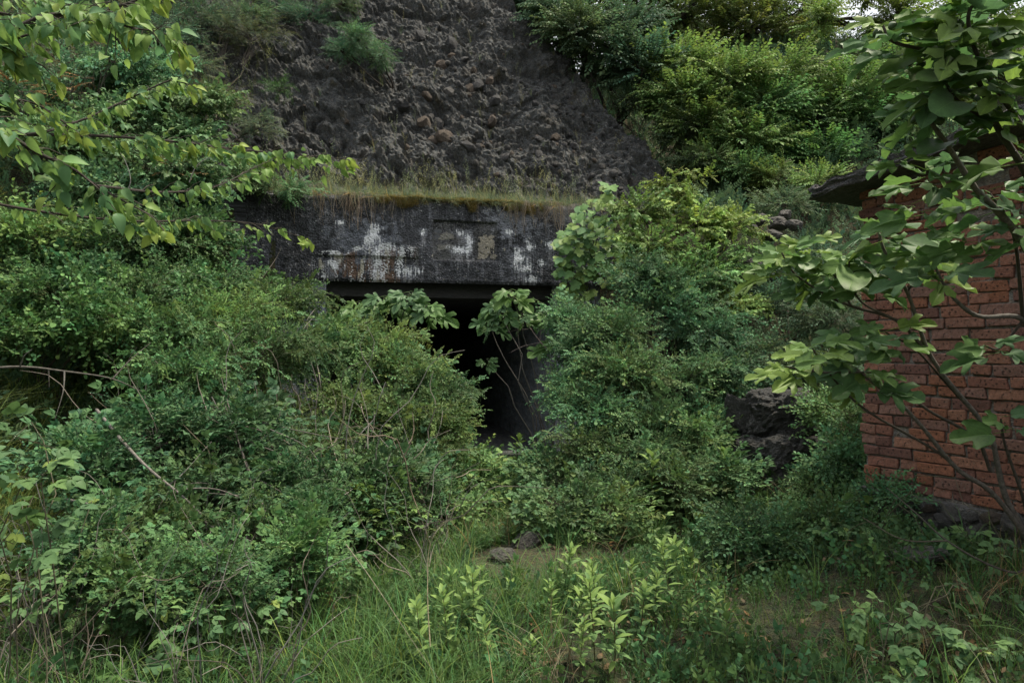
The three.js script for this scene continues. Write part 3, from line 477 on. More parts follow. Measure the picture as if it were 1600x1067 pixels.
// a woody plant: stems from its foot to each clump, twigs inside, sprigs through each clump's volume
// clumps: [px, py, depth, half width px, half height px, count] in photo directions at a real depth
function shrub(o) {
  const { name, label, category = 'shrub', foot, clumps, sprigs, mat, seed, size = 1, wood = WOOD, r0 = 0.016, group, gap = -0.02, droop = 0.1, tone = C(1, 1, 1), va = 0.28, thick = 1, twigs = 13, stems = true, trunk = 'stem' } = o;
  const r = rngOf(seed), base = V(foot[0], foot[1] !== null ? foot[1] : groundY(foot[0], foot[2]) - 0.03, foot[2]), root = thing(name, label, category, base, group), list = [], tw = new Buf(), off = rngOf(seed + 5)() * 90;
  for (const [px, py, d, hx, hy, n] of clumps) {
    const c = (Array.isArray(px) ? V(...px) : at(px, py, d)).sub(base), rx = Math.max(0.14, hx * d / FPX - 0.14 * size), ry = Math.max(0.1, hy * d / FPX - 0.17 * size), rz = Math.max(0.25, Math.min(rx, ry * 1.4)) * thick;
    if (stems) { const b = new Buf(), a = V((r() - 0.5) * 0.2, 0, (r() - 0.5) * 0.2), e = c.clone(); e.y -= ry * 0.2; tube(b, smooth(limb(a, e, r, 0.06, 0.14, 5), 14), r0 * (0.7 + 0.6 * r()), r0 * 0.25, 6, vary(r, wood, 0.2, 0.05), 0.15, r); part(root, trunk, b.geo(), M.bark); }
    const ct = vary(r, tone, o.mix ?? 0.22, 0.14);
    const foot2 = c.clone().multiplyScalar(0.72);
    for (let k = 0; k < twigs; k++) { const v = rdir(r), q = 0.6 + 0.35 * r(), e = V(c.x + v.x * rx * q, c.y + Math.abs(v.y) * 0.9 * ry * q - 0.15 * ry, c.z + v.z * rz * q), s = r() < 0.5 ? c.clone().add(V((r() - 0.5) * rx * 0.3, -ry * 0.25, (r() - 0.5) * rz * 0.3)) : foot2; tube(tw, smooth(limb(s, e, r, 0.08, 0.12, 4), 9), r0 * 0.3, 0.0015, 4, vary(r, wood, 0.25, 0.05)); }
    for (let k = 0; k < (o.wands ?? 9); k++) { // long arching shoots that break the outline
      const v = rdir(r); v.y = v.y * 0.75 + 0.2; const q = 0.75 + 0.75 * r(), e = V(c.x + v.x * (rx + 0.1) * q, c.y + v.y * (ry + 0.1) * q, c.z + v.z * rz * q), pts = smooth(limb(c.clone().add(V(0, -0.3 * ry, 0)), e, r, 0.12 + 0.15 * r(), 0.06, 4), 10); tube(tw, pts, r0 * 0.22, 0.001, 4, vary(r, wood, 0.25, 0.05));
      for (let w = 2; w <= 10; w++) for (let z = 0; z < 2; z++) { const tg = pts[w].clone().sub(pts[w - 1]), sd = rdir(r); list.push([frame(pts[w], tg.normalize().multiplyScalar(w === 10 ? 1.4 : 0.5).addScaledVector(sd, 0.8), V((r() - 0.5) * 0.8, 1, (r() - 0.5) * 0.8 + 0.3), size * (0.4 + 0.5 * r())), vary(r, ct, va, 0.14)]); }
    }
    let made = 0, tries = 0;
    const want = n * (o.fill ?? 0.42); while (made < want && tries++ < n * 4) {
      const v = rdir(r), q = Math.pow(r(), 0.42) * (1 + 0.22 * n3(v.x * 1.8 + off, v.y * 1.8, v.z * 1.8 + d * 3 + n)), p = V(c.x + v.x * rx * q, c.y + v.y * ry * q, c.z + v.z * rz * q);
      if (n3b((p.x + base.x) * 2.6 + off, (p.y + base.y) * 3.2, (p.z + base.z) * 2.6) < gap) continue;
      if (p.y + base.y < groundY(p.x + base.x, p.z + base.z) - 0.02 && !o.free) { tries += 1; continue; }
      const dir = V(v.x + (r() - 0.5) * 0.9, v.y * 0.5 + 0.35 - droop + (r() - 0.5) * 0.7, v.z + (r() - 0.5) * 0.9), up = V((r() - 0.5) * 0.9, 1, (r() - 0.5) * 0.9 + 0.3), s = size * (0.7 + 0.6 * r());
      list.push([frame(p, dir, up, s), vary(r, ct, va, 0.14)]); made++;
    }
  }
  if (tw.p.length) { const m = part(root, 'twig', tw.geo(), M.bark); m.userData.kind = 'stuff'; }
  scatter(root, o.leafName || 'foliage', sprigs, mat, list);
  return root;
}
// leaf colours (base colours of the blades)
const LM = {
  locust: foliage([0.1, 0.19, 0.062]), locustPale: foliage([0.13, 0.225, 0.07]), hazel: foliage([0.1, 0.185, 0.06]), hedge: foliage([0.08, 0.145, 0.065]), vine: foliage([0.09, 0.185, 0.06]), lime: foliage([0.19, 0.27, 0.06]),
  wood: foliage([0.125, 0.225, 0.055]), woodYellow: foliage([0.16, 0.21, 0.04], { transmission: 0.45 }), bramble: foliage([0.075, 0.15, 0.05]), grass: foliage([0.062, 0.14, 0.03]), grassGrey: foliage([0.13, 0.18, 0.09]), herb: foliage([0.14, 0.24, 0.055]), dry: foliage([0.26, 0.2, 0.12], { transmission: 0.15, clearcoat: 0 }),
};
const S = {
  locust: [1, 2, 3].map((k) => sprigPinnate(k)), locustCat: [4, 5, 6].map((k) => sprigPinnate(k, { catkin: 5 })), bushy: [71, 72, 73, 74].map((k) => sprigBushy(k)), bushyBig: [75, 76, 77].map((k) => sprigBushy(k, { L: 0.045, W: 0.032, len: 0.26, tw: 0.11 })), bushyCat: [4, 5].map((k) => sprigPinnate(k, { catkin: 7, n: 4, ll: 0.08, pairs: 4 })), fine: [7, 8].map((k) => sprigPinnate(k, { len: 0.22, n: 7, ll: 0.07, pairs: 4, L: 0.016, W: 0.009 })),
  hazel: [11, 12, 13].map((k) => sprigBroad(k, { L: 0.065, W: 0.05 })), small: [14, 15, 16].map((k) => sprigBroad(k, { len: 0.22, n: 13, L: 0.034, W: 0.022 })), tree: [17, 18, 19].map((k) => sprigBroad(k, { len: 0.36, n: 14, L: 0.06, W: 0.036, hang: 0.35 })),
  heart: [21, 22, 23].map((k) => sprigBroad(k, { len: 0.3, n: 9, L: 0.07, W: 0.068, st: HEART, hang: 0.6, droop: 0.3 })), bramble: [31, 32, 33].map((k) => sprigTri(k)), herbs: [34, 35].map((k) => sprigBroad(k, { len: 0.12, n: 9, L: 0.03, W: 0.02, st: ROUND })),
  grass: [41, 42, 43].map((k) => grassTuft(k)), grassShort: [44, 45, 46].map((k) => grassTuft(k, { h: 0.2, n: 12, spread: 0.1, lean: 0.8, w: 0.004 })), grassLong: [47, 48].map((k) => grassTuft(k, { h: 0.65, n: 14, lean: 0.8, w: 0.006, spread: 0.1 })), oat: [51, 52, 53].map((k) => oatTuft(k)),
  dryGrass: [54, 55].map((k) => grassTuft(k, { h: 0.3, n: 9, lean: 0.9, w: 0.003, spread: 0.1, dry: 0 })),
};
S.bambooMix = [...S.small, ...S.locust];

// ---------------------------------------------------------------- ground cover that nobody could count
function sow(name, label, category, geos, mat, n, seed, region, place, scale = [0.7, 1.3], tone = C(1, 1, 1), up = 0.35, va = 0.3) {
  const r = rngOf(seed), list = []; let tries = 0;
  while (list.length < n && tries++ < n * 12) {
    const x = lerp(region[0], region[1], r()), z = lerp(region[2], region[3], r()); if (!place(x, z, r)) continue;
    const p = V(x, groundY(x, z) - 0.015, z), s = lerp(scale[0], scale[1], r()), dir = V((r() - 0.5) * up, 1, (r() - 0.5) * up);
    list.push([frame(p, dir, V(r() - 0.5, 0, r() - 0.5), s), vary(r, tone, va, 0.18)]);
  }
  const g = new THREE.Group(); g.name = numbered(name); scene.add(g); tag(g, label, category, null, 'stuff'); scatter(g, name, geos, mat, list); return g;
}
const hutFree = (x, z) => { const ax = x - 2.6, az = z + 5.1, u = ax * 0.425 + az * 0.905, n = -ax * 0.905 + az * 0.425; return !(u > -0.05 && u < 3 && n < 0.12 && n > -3); };
const open = (x, z) => faceD(x, z) < -0.15 && hutFree(x, z) && Math.hypot((x - 0.05) / 0.4, (z + 5.15) / 0.55) > 1;   // bare patch round the broken stones
const meadow = (x, z) => sstep(-0.5, 0.25, n3(x * 0.55 + 3, 1, z * 0.55));
sow('grass', 'long arching green grass over the ground before the bunker', 'grass', S.grass, LM.grass, 6500, 501, [-5.2, 3.2, -9.6, -1.6], (x, z, r) => open(x, z) && r() < lerp(1, 0.12, sstep(0.3, 1.3, x + 0.5 * n3(x * 0.7, 8, z * 0.7))) * meadow(x, z) + 0.03, [0.5, 1.1]);
sow('grass', 'short mossy turf between the taller plants', 'grass', S.grassShort, LM.grass, 9000, 502, [-5, 4.2, -9.8, -1.6], (x, z) => open(x, z), [0.4, 1.0], C(0.85, 0.85, 0.8));
sow('grass', 'tall pale grass on the left bank among the shrubs', 'grass', S.grassLong, LM.lime, 2600, 503, [-6.5, -2.4, -7.5, -3.6], (x, z, r) => x < -2.4 - (z + 9.6) * 0.11 && n3(x * 0.7, 2, z * 0.7) > -0.4, [0.7, 1.3], C(0.72, 0.75, 0.75));
sow('weeds', 'low round leaved weeds carpeting the ground', 'weeds', S.herbs, LM.bramble, 13000, 504, [-5.5, 4.4, -9.6, -1.6], (x, z, r) => open(x, z) && n3(x * 0.8 + 9, 4, z * 0.8) > (x > 0.8 && z > -4.6 ? 0.1 : -0.25), [0.45, 1.2], C(1, 1, 1), 0.9);
sow('undergrowth', 'mixed small leaved undergrowth covering the slopes beside the bunker', 'undergrowth', S.bambooMix, LM.hedge, 9000, 505, [-11, 9, -17, -3.2], (x, z, r) => hutFree(x, z) && groundY(x, z) > 0.45 && !(faceD(x, z) > -0.2 && faceT(x, z) > -1.4 && faceT(x, z) < 6.6), [0.8, 1.8], C(1, 1, 1), 1.6);
sow('dry_stems', 'bleached dead grass stems lying through the green', 'dry grass', S.dryGrass, LM.dry, 350, 506, [-4.6, 3.6, -8.6, -1.8], (x, z, r) => open(x, z) && n3(x * 0.6 + 30, 4, z * 0.6) > 0.0, [0.7, 1.5], C(0.8, 0.8, 0.8), 1.2);

sow('weeds', 'taller broad leaved weeds and bramble runners crowding the foreground', 'weeds', [...S.bushyBig, ...S.bramble, ...S.small], LM.bramble, 2600, 507, [-4.6, 3.9, -9.4, -1.9], (x, z, r) => open(x, z) && n3(x * 0.9 + 50, 4, z * 0.9) > (x > -0.9 && z > -4.7 ? 0.4 : x > -0.9 && x < 0.9 ? 0.25 : -0.15), [0.4, 0.95], C(1.05, 1.1, 1), 1.1);
{
  const lg = [1, 2, 3].map((k) => { const b = new Buf(), q = rngOf(70 + k); for (let n = 0; n < 5; n++) leaf(b, frame(V((q() - 0.5) * 0.2, 0.01 + 0.015 * q(), (q() - 0.5) * 0.2), V(q() - 0.5, (q() - 0.5) * 0.4, q() - 0.5), V((q() - 0.5) * 0.8, 1, (q() - 0.5) * 0.8), 1), 0.045 + 0.03 * q(), 0.03, OVATE, 0.4 * q(), 0.5 * (q() - 0.3), vary(q, C(1, 1, 1), 0.35, 0.12), 0.05); return b.geo(); });
  sow('leaf_litter', 'brown fallen leaves scattered between the weeds', 'leaf litter', lg, LM.dry, 1500, 508, [-4.2, 4, -9.4, -1.8], (x, z, r) => open(x, z), [0.6, 1.2], C(0.55, 0.5, 0.45), 0.2);
}
// on the ledge and the rock
function sowFace(name, label, category, geos, mat, n, seed, pick, scale, tone, lean = 0.3) {
  const r = rngOf(seed), list = [];
  for (let k = 0; k < n; k++) { const [t, d] = pick(r), p = d < 0.55 ? facePt(t, 3.86 + 0.03 * n3(t * 2, 1, 1), d) : cliffPt(t, d), s = lerp(scale[0], scale[1], r()); list.push([frame(p, V((r() - 0.5) * lean, 1, (r() - 0.3) * lean), V(r() - 0.5, 0, r() - 0.5), s), vary(r, tone, 0.25, 0.15)]); }
  const g = new THREE.Group(); g.name = numbered(name); scene.add(g); tag(g, label, category, null, 'stuff'); scatter(g, name, geos, mat, list);
}
sowFace('grass', 'greyish grass fringe growing along the top of the bunker lintel', 'grass', S.grass, LM.grassGrey, 900, 601, (r) => [-0.3 + r() * 6.0, 0.02 + r() * 0.9], [0.4, 0.9], C(1, 1, 1));
sowFace('grass', 'thin flowering grass with pale seed heads on the ledge below the rock', 'grass', S.oat, LM.grassGrey, 170, 602, (r) => [-0.3 + r() * 5.6, 0.3 + r() * 0.9], [0.5, 1.1], C(1, 1, 1));
sowFace('grass', 'sparse grass tufts rooted in cracks of the grey rock face', 'grass', [...S.grass, ...S.oat], LM.grassGrey, 190, 603, (r) => { const t = -1.8 + r() * 8; return [t, 1.1 + r() * 4.2 * (t < 1.2 ? 1 : 0.8)]; }, [0.3, 0.8], C(1, 0.95, 0.9));
sowFace('grass', 'rough grass over the rocky slope at the left of the rock face', 'grass', [...S.grass, ...S.oat, ...S.grassShort], LM.grassGrey, 1300, 604, (r) => [-2.6 + r() * r() * 3.2, 0.9 + r() * 5.5], [0.5, 1.2], C(0.9, 0.95, 0.85));
sowFace('moss', 'olive moss cushion strip on the upper edge of the lintel', 'moss', [grassTuft(61, { n: 26, h: 0.035, spread: 0.07, w: 0.004, lean: 0.9, dry: 0 })], foliage([0.17, 0.14, 0.03]), 700, 605, (r) => [2.0 + r() * 2.0, -0.03 + r() * 0.12], [0.6, 1.6], C(1, 1, 1));
{ const r = rngOf(608), list = []; for (let k = 0; k < 1500; k++) { const t = 1.8 + r() * 2.5; if (n3(t * 2.2, 4, 4) + 0.5 * n3(t * 7, 1, 4) < -0.15) continue; const y = 3.87 - 0.14 * r() * Math.max(0.1, 0.8 + 1.3 * fbm(t * 3, 1, 1, 3)), p = facePt(t, y, -0.015 - 0.02 * r() + (y > 3.84 ? 0.03 : 0)); list.push([frame(p, V(0.2249 + (r() - 0.5), 0.3 - 0.4 * r(), 0.9744), V(r() - 0.5, 1, 0), 0.5 + r()), vary(r, C(1.1, 1, 0.9), 0.3, 0.15)]); } const o = new THREE.Group(); o.name = numbered('moss'); scene.add(o); tag(o, 'yellow olive moss hanging over the upper face of the lintel', 'moss', null, 'stuff'); scatter(o, 'moss', [grassTuft(62, { n: 22, h: 0.03, spread: 0.06, w: 0.004, lean: 0.9, dry: 0 })], foliage([0.17, 0.135, 0.03]), list); }
{
  const r = rngOf(607), list = []; for (let k = 0; k < 260; k++) { const t = -0.3 + r() * 5.6, p = facePt(t, 3.85 + 0.03 * r(), -0.01 + 0.06 * r()); list.push([frame(p, V(0.2249 + (r() - 0.5) * 0.9, 0.55 - 0.9 * r(), 0.9744), V(r() - 0.5, 1, 0.2), 0.25 + 0.45 * r()), vary(r, r() < 0.4 ? C(1.9, 1.35, 1.0) : C(1, 1, 1), 0.25, 0.12)]); }
  const o = new THREE.Group(); o.name = numbered('grass'); scene.add(o); tag(o, 'ragged half dry grass spilling over the top edge of the lintel', 'grass', null, 'stuff'); scatter(o, 'grass', S.grass, LM.grassGrey, list);
}
{ // hanging dry roots and dead grass over the lintel
  const r = rngOf(606), list = [], g = [63, 64].map((k) => { const q = rngOf(k), b = new Buf(); for (let n = 0; n < 7; n++) { const x = (q() - 0.5) * 0.16, h = 0.14 + 0.34 * q() * q(), a = (q() - 0.5) * 0.16, pts = [V(x, 0.02, -0.06), V(x + a * 0.2, 0.035, 0.03), V(x + a * 0.5, -h * 0.3, 0.07), V(x + a, -h * 0.7, 0.06), V(x + a * 1.3 + (q() - 0.5) * 0.05, -h, 0.05)]; tube(b, smooth(pts, 8), 0.0022, 0.001, 3, vary(q, C(1, 0.95, 0.9), 0.3, 0.05)); } return b.geo(); });
  for (let k = 0; k < 64; k++) { const t = r() < 0.42 ? 0.9 + r() * 1.2 : r() < 0.7 ? 3.7 + r() * 1.2 : r() * 5.2, p = facePt(t, 3.86, 0.03); list.push([frame(p, UP, V(0.2249 + (r() - 0.5) * 0.5, 0, 0.9744), 0.4 + r() * 1.2), vary(r, C(1, 1, 1), 0.3, 0.08)]); }
  const o = new THREE.Group(); o.name = 'hanging_roots'; scene.add(o); tag(o, 'bleached dead grass roots hanging down over the black lintel', 'roots', null, 'stuff'); scatter(o, 'hanging_roots', g, std({ color: rgb([0.36, 0.31, 0.25]), vertexColors: true }), list);
}

// ---------------------------------------------------------------- the wood on the hill behind
const woodGroup = 'trees on the slope behind the hut';
function footAt(px, d) { const p = at(px, 500, d); return [p.x, null, p.z]; }
const tree = (o) => shrub({ name: 'broadleaf_tree', category: 'tree', sprigs: S.tree, mat: LM.wood, size: 1.25, r0: 0.06, twigs: 12, leafName: 'crown', trunk: 'trunk', thick: 0.9, gap: -0.15, free: true, wood: DARKWOOD, fill: 0.52, wands: 7, ...o });
tree({ label: 'bushy blue green tree growing at the edge of the rock face', seed: 701, foot: footAt(960, 14.2), mat: LM.hedge, clumps: [[900, 45, 13.4, 55, 40, 420], [955, 70, 13.4, 60, 40, 420], [1005, 105, 13.3, 50, 40, 360], [870, 20, 13.8, 45, 30, 260], [985, 40, 13.9, 60, 35, 320]] });
tree({ label: 'fresh green tree with layered boughs beside the rock face', seed: 702, foot: footAt(1110, 13.8), clumps: [[1075, 150, 12.9, 70, 32, 520], [1140, 120, 13, 80, 35, 560], [1195, 165, 13, 70, 38, 520], [1100, 195, 12.7, 70, 30, 420], [1170, 215, 12.6, 70, 30, 420], [1060, 95, 13.4, 70, 30, 380], [1230, 120, 13.4, 60, 40, 400]] });
tree({ label: 'dark leafy tree over the far end of the slab roof', seed: 703, foot: footAt(1300, 14.2), clumps: [[1270, 190, 13.4, 70, 50, 560], [1330, 150, 13.6, 70, 55, 520], [1290, 245, 12.8, 65, 35, 420], [1370, 190, 13.4, 70, 55, 520], [1400, 120, 14, 80, 60, 520]], tone: C(0.9, 0.95, 0.9) });
tree({ label: 'tall yellow green backlit tree at the top of the slope', seed: 704, foot: footAt(1130, 19), mat: LM.woodYellow, r0: 0.1, size: 1.5, clumps: [[1060, 20, 17, 110, 50, 560], [1170, 40, 17, 110, 55, 620], [1120, -60, 17.5, 150, 60, 500], [1250, 20, 17.5, 70, 60, 440], [1010, -40, 17, 110, 60, 420], [1250, -70, 18, 45, 45, 160]] });
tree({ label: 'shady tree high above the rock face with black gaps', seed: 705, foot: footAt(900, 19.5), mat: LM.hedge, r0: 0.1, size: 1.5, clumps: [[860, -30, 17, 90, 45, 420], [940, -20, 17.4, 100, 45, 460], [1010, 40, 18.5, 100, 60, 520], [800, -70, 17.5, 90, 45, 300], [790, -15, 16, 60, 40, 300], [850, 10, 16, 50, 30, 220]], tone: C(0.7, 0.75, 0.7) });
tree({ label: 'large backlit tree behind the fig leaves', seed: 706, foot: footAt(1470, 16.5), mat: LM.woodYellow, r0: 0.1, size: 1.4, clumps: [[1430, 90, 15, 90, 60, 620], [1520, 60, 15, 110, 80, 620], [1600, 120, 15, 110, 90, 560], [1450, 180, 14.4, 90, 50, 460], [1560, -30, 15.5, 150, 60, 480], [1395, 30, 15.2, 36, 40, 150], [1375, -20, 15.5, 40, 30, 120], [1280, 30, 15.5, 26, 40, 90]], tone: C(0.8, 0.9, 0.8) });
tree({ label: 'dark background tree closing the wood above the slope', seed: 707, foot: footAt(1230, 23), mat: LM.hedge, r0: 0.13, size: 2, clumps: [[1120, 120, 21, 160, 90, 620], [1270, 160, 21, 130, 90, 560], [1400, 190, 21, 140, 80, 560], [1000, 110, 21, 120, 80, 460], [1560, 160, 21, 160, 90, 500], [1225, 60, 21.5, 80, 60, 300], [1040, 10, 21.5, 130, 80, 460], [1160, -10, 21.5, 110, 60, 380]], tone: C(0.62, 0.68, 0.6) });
const bush = (o) => shrub({ name: 'shrub', sprigs: S.bushy, mat: LM.locust, ...o });
bush({ label: 'low bright green shrub at the foot of the wood beside the roof slab', seed: 711, foot: footAt(1180, 12.6), sprigs: S.small, mat: LM.wood, size: 1.3, clumps: [[1165, 265, 12.2, 60, 26, 320], [1220, 280, 12, 55, 26, 300], [1280, 285, 11.6, 45, 24, 240], [1110, 250, 12.3, 40, 24, 200]] });
bush({ label: 'small leaved shrub covering the slope behind the fig', seed: 712, foot: footAt(1230, 9.6), sprigs: [...S.small, ...S.fine], mat: LM.hedge, clumps: [[1225, 320, 10.4, 60, 24, 220], [1270, 410, 9.2, 70, 40, 480], [1220, 470, 8.8, 70, 45, 560], [1300, 500, 8.2, 70, 45, 520], [1190, 555, 8.2, 70, 44, 480], [1290, 580, 7.8, 56, 36, 360], [1170, 430, 9.2, 60, 45, 420]], gap: -0.3, tone: C(1.05, 1.05, 1.05) });
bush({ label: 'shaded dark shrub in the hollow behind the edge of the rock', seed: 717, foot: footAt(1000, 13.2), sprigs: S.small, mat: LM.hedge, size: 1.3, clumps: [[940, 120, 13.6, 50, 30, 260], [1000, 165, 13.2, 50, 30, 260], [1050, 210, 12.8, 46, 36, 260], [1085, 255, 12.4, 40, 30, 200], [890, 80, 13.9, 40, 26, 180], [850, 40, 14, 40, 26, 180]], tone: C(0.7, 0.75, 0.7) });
// on the rock
bush({ name: 'juniper_bush', label: 'small wind bent bush with dark stem on the rock face', seed: 713, foot: [cliffPt(2.15, 2.35).x, cliffPt(2.15, 2.35).y, cliffPt(2.15, 2.35).z], sprigs: S.fine, mat: LM.hedge, free: true, r0: 0.02, wood: DARKWOOD, clumps: [[560, 62, 11.9, 34, 16, 130], [595, 88, 11.8, 22, 12, 70], [535, 80, 12, 22, 14, 70]], tone: C(1.2, 1.25, 1.2) });
bush({ label: 'dark dense shrub in the hollow at the top of the rock face', seed: 714, foot: [cliffPt(1.5, 3.3).x, cliffPt(1.5, 3.3).y, cliffPt(1.5, 3.3).z], sprigs: S.fine, mat: LM.hedge, free: true, clumps: [[485, 35, 12.6, 46, 40, 420], [530, 5, 12.8, 36, 26, 200], [440, 15, 12.8, 40, 30, 220]], tone: C(0.85, 0.9, 0.9) });
bush({ label: 'tiny green cushion plant in a crack of the rock left of the bush', seed: 715, foot: [cliffPt(0.55, 1.75).x, cliffPt(0.55, 1.75).y, cliffPt(0.55, 1.75).z], sprigs: S.fine, mat: LM.grass, free: true, stems: false, twigs: 3, size: 0.6, clumps: [[437, 140, 11.2, 18, 10, 60]] });
bush({ label: 'leafy vine trailing over the left end of the lintel', seed: 716, foot: [facePt(0.4, 3.85, 0.2).x, 3.85, facePt(0.4, 3.85, 0.2).z], sprigs: S.small, mat: LM.hazel, free: true, stems: false, clumps: [[420, 290, 9.5, 36, 24, 150], [455, 298, 9.5, 32, 20, 60], [375, 270, 9.3, 34, 26, 90]] });

bush({ label: 'wiry brown green brush at the left edge of the rock face', seed: 718, foot: footAt(330, 11), sprigs: S.fine, mat: LM.grassGrey, free: true, clumps: [[300, 100, 10.8, 50, 36, 160], [345, 150, 10.4, 46, 36, 140], [395, 60, 11.6, 50, 30, 120], [350, 45, 11.6, 50, 30, 140], [400, 200, 10.3, 40, 26, 90]], tone: C(0.75, 0.7, 0.65), wands: 6 });
// ---------------------------------------------------------------- the left bank
bush({ label: 'vine covered hazel on the left bank with grey green leaves', seed: 721, foot: footAt(200, 8.2), sprigs: [...S.heart, ...S.bushyBig], mat: LM.hazel, size: 0.85, clumps: [[120, 130, 8.6, 90, 40, 300], [210, 120, 8.4, 80, 36, 300], [290, 170, 8, 70, 36, 300], [200, 200, 7.8, 90, 40, 340], [110, 230, 7.4, 90, 40, 300], [300, 225, 7.8, 50, 36, 220], [250, 270, 7.3, 90, 40, 320], [160, 310, 7, 90, 40, 300], [285, 310, 7.4, 56, 40, 240], [40, 170, 8, 60, 60, 220]], tone: C(1.05, 1.08, 1.25), gap: -0.3 });
bush({ label: 'grey green brush at the top of the left bank', seed: 722, foot: footAt(130, 11.5), sprigs: [...S.fine, ...S.small], mat: LM.hedge, clumps: [[60, 60, 11.4, 90, 40, 420], [160, 60, 11.2, 90, 36, 420], [250, 60, 11.2, 60, 40, 320], [310, 30, 11.8, 60, 40, 300], [30, 110, 10.8, 70, 40, 300], [380, 25, 12.2, 50, 28, 200], [180, -10, 12, 140, 50, 460], [20, -20, 12, 120, 60, 400]], tone: C(1.1, 1.1, 1.1) });
bush({ label: 'faded shrub with orange brown withered flowers on the left bank', seed: 723, foot: footAt(80, 8), sprigs: S.small, mat: LM.dry, clumps: [[130, 120, 7.9, 22, 14, 26], [110, 140, 7.9, 26, 10, 30], [30, 140, 7.6, 30, 26, 60], [270, 258, 7, 12, 10, 14], [175, 95, 8, 16, 8, 14]], size: 0.6, tone: C(0.95, 0.82, 0.62), stems: false, wands: 0 });
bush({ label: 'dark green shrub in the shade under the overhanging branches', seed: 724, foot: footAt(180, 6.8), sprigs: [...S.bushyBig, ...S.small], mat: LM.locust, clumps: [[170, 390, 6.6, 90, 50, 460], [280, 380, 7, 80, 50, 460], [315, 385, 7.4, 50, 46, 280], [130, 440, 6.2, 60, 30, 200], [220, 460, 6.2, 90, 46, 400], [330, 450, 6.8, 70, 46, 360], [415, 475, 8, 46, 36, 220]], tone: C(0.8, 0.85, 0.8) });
bush({ label: 'loose leafy shrub above the grass of the left bank', seed: 728, foot: footAt(60, 5.9), sprigs: [...S.bushyBig, ...S.bushy], mat: LM.locust, wands: 7, clumps: [[20, 430, 5.8, 60, 36, 260], [90, 470, 5.7, 56, 30, 220], [30, 510, 5.5, 50, 24, 140], [170, 500, 5.7, 46, 30, 160], [40, 370, 6, 60, 36, 220]], tone: C(0.95, 1, 0.9) });
bush({ label: 'thicket of hanging pale seed strings left of the bunker', seed: 725, fill: 0.2, wands: 13, mix: 0.35, foot: footAt(330, 6.2), sprigs: [...S.bushy, ...S.bushyCat], mat: LM.locust, wood: DARKWOOD, clumps: [[260, 520, 5.9, 90, 40, 340], [350, 500, 6.3, 80, 46, 380], [430, 480, 7, 70, 46, 360], [400, 560, 6, 90, 50, 420], [300, 590, 5.6, 90, 40, 320]], gap: -0.2, tone: C(1, 1, 0.95) });
bush({ label: 'broad feathery green bush before the dark bunker doorway', seed: 726, fill: 0.2, wands: 12, mix: 0.3, foot: footAt(560, 7.0), sprigs: [...S.bushy, ...S.bushyCat, S.bushyBig[0], S.small[0], S.fine[0]], mat: LM.locustPale, wood: C(0.26, 0.23, 0.19), twigs: 22, clumps: [[490, 560, 7, 66, 46, 460], [570, 565, 7.2, 66, 46, 460], [640, 585, 7.1, 56, 46, 380], [540, 635, 6.6, 80, 46, 480], [630, 655, 6.6, 66, 50, 420], [690, 615, 7, 40, 40, 200], [700, 675, 6.8, 26, 40, 110], [560, 705, 6.2, 90, 40, 360], [650, 715, 6.4, 50, 40, 240], [480, 695, 5.9, 80, 40, 300], [600, 540, 7.4, 40, 30, 120], [530, 525, 7.4, 40, 30, 130]], gap: -0.22, tone: C(0.82, 0.84, 0.86) });
bush({ label: 'sprawling low bush between the grass and the feathery bush', seed: 727, foot: footAt(330, 4.9), sprigs: [...S.bushy, ...S.bramble], twigs: 18, mat: LM.bramble, wood: GREYWOOD, clumps: [[240, 680, 5.1, 100, 50, 300], [380, 690, 5.2, 90, 50, 320], [150, 730, 4.6, 70, 40, 160], [470, 760, 5, 80, 40, 260], [580, 770, 5.2, 70, 36, 240], [330, 770, 4.7, 100, 40, 240], [660, 770, 5.8, 50, 30, 160]], gap: -0.1, tone: C(0.85, 0.9, 0.9) });
bush({ label: 'twiggy low scrub at the front of the left thicket', seed: 729, foot: footAt(300, 4.0), sprigs: [...S.bushy, ...S.bramble, S.fine[0]], mat: LM.bramble, wood: C(0.2, 0.17, 0.14), fill: 0.2, wands: 11, twigs: 20, size: 0.8, mix: 0.3, clumps: [[250, 840, 4.0, 80, 40, 260], [400, 840, 4.2, 80, 40, 260], [510, 815, 4.6, 60, 36, 220], [130, 860, 3.7, 80, 44, 240], [330, 910, 3.6, 80, 34, 200], [460, 880, 4.0, 60, 30, 160], [590, 800, 5.0, 44, 26, 130], [190, 930, 3.4, 70, 30, 160]], tone: C(0.95, 1, 0.9) });
// ---------------------------------------------------------------- right of the doorway
bush({ label: 'tall green bush crowding the doorway between lintel and boulder', seed: 731, fill: 0.24, wands: 12, mix: 0.3, foot: footAt(1040, 7.6), sprigs: [...S.bushy, S.locust[0], S.bushyBig[1], S.small[1]], mat: LM.locust, wood: DARKWOOD, r0: 0.03, clumps: [[960, 520, 7.9, 60, 40, 360], [895, 500, 8.6, 34, 30, 120], [905, 555, 8.2, 36, 34, 140], [885, 610, 7.8, 26, 26, 70], [1010, 440, 8.5, 60, 40, 300], [1090, 460, 8.5, 50, 40, 240], [1040, 490, 8.2, 70, 46, 440], [1110, 520, 8, 70, 46, 440], [950, 585, 7.5, 44, 40, 260], [980, 590, 7.4, 70, 46, 440], [1070, 600, 7.4, 70, 50, 460], [1125, 590, 7.6, 56, 50, 360], [930, 650, 7.1, 60, 40, 320], [1020, 670, 7, 70, 46, 380], [1085, 675, 7.1, 50, 44, 300], [920, 650, 7.3, 24, 30, 80], [920, 710, 6.8, 44, 34, 190], [1000, 730, 6.6, 70, 30, 260]], gap: -0.2, tone: C(0.98, 1, 1.1) });
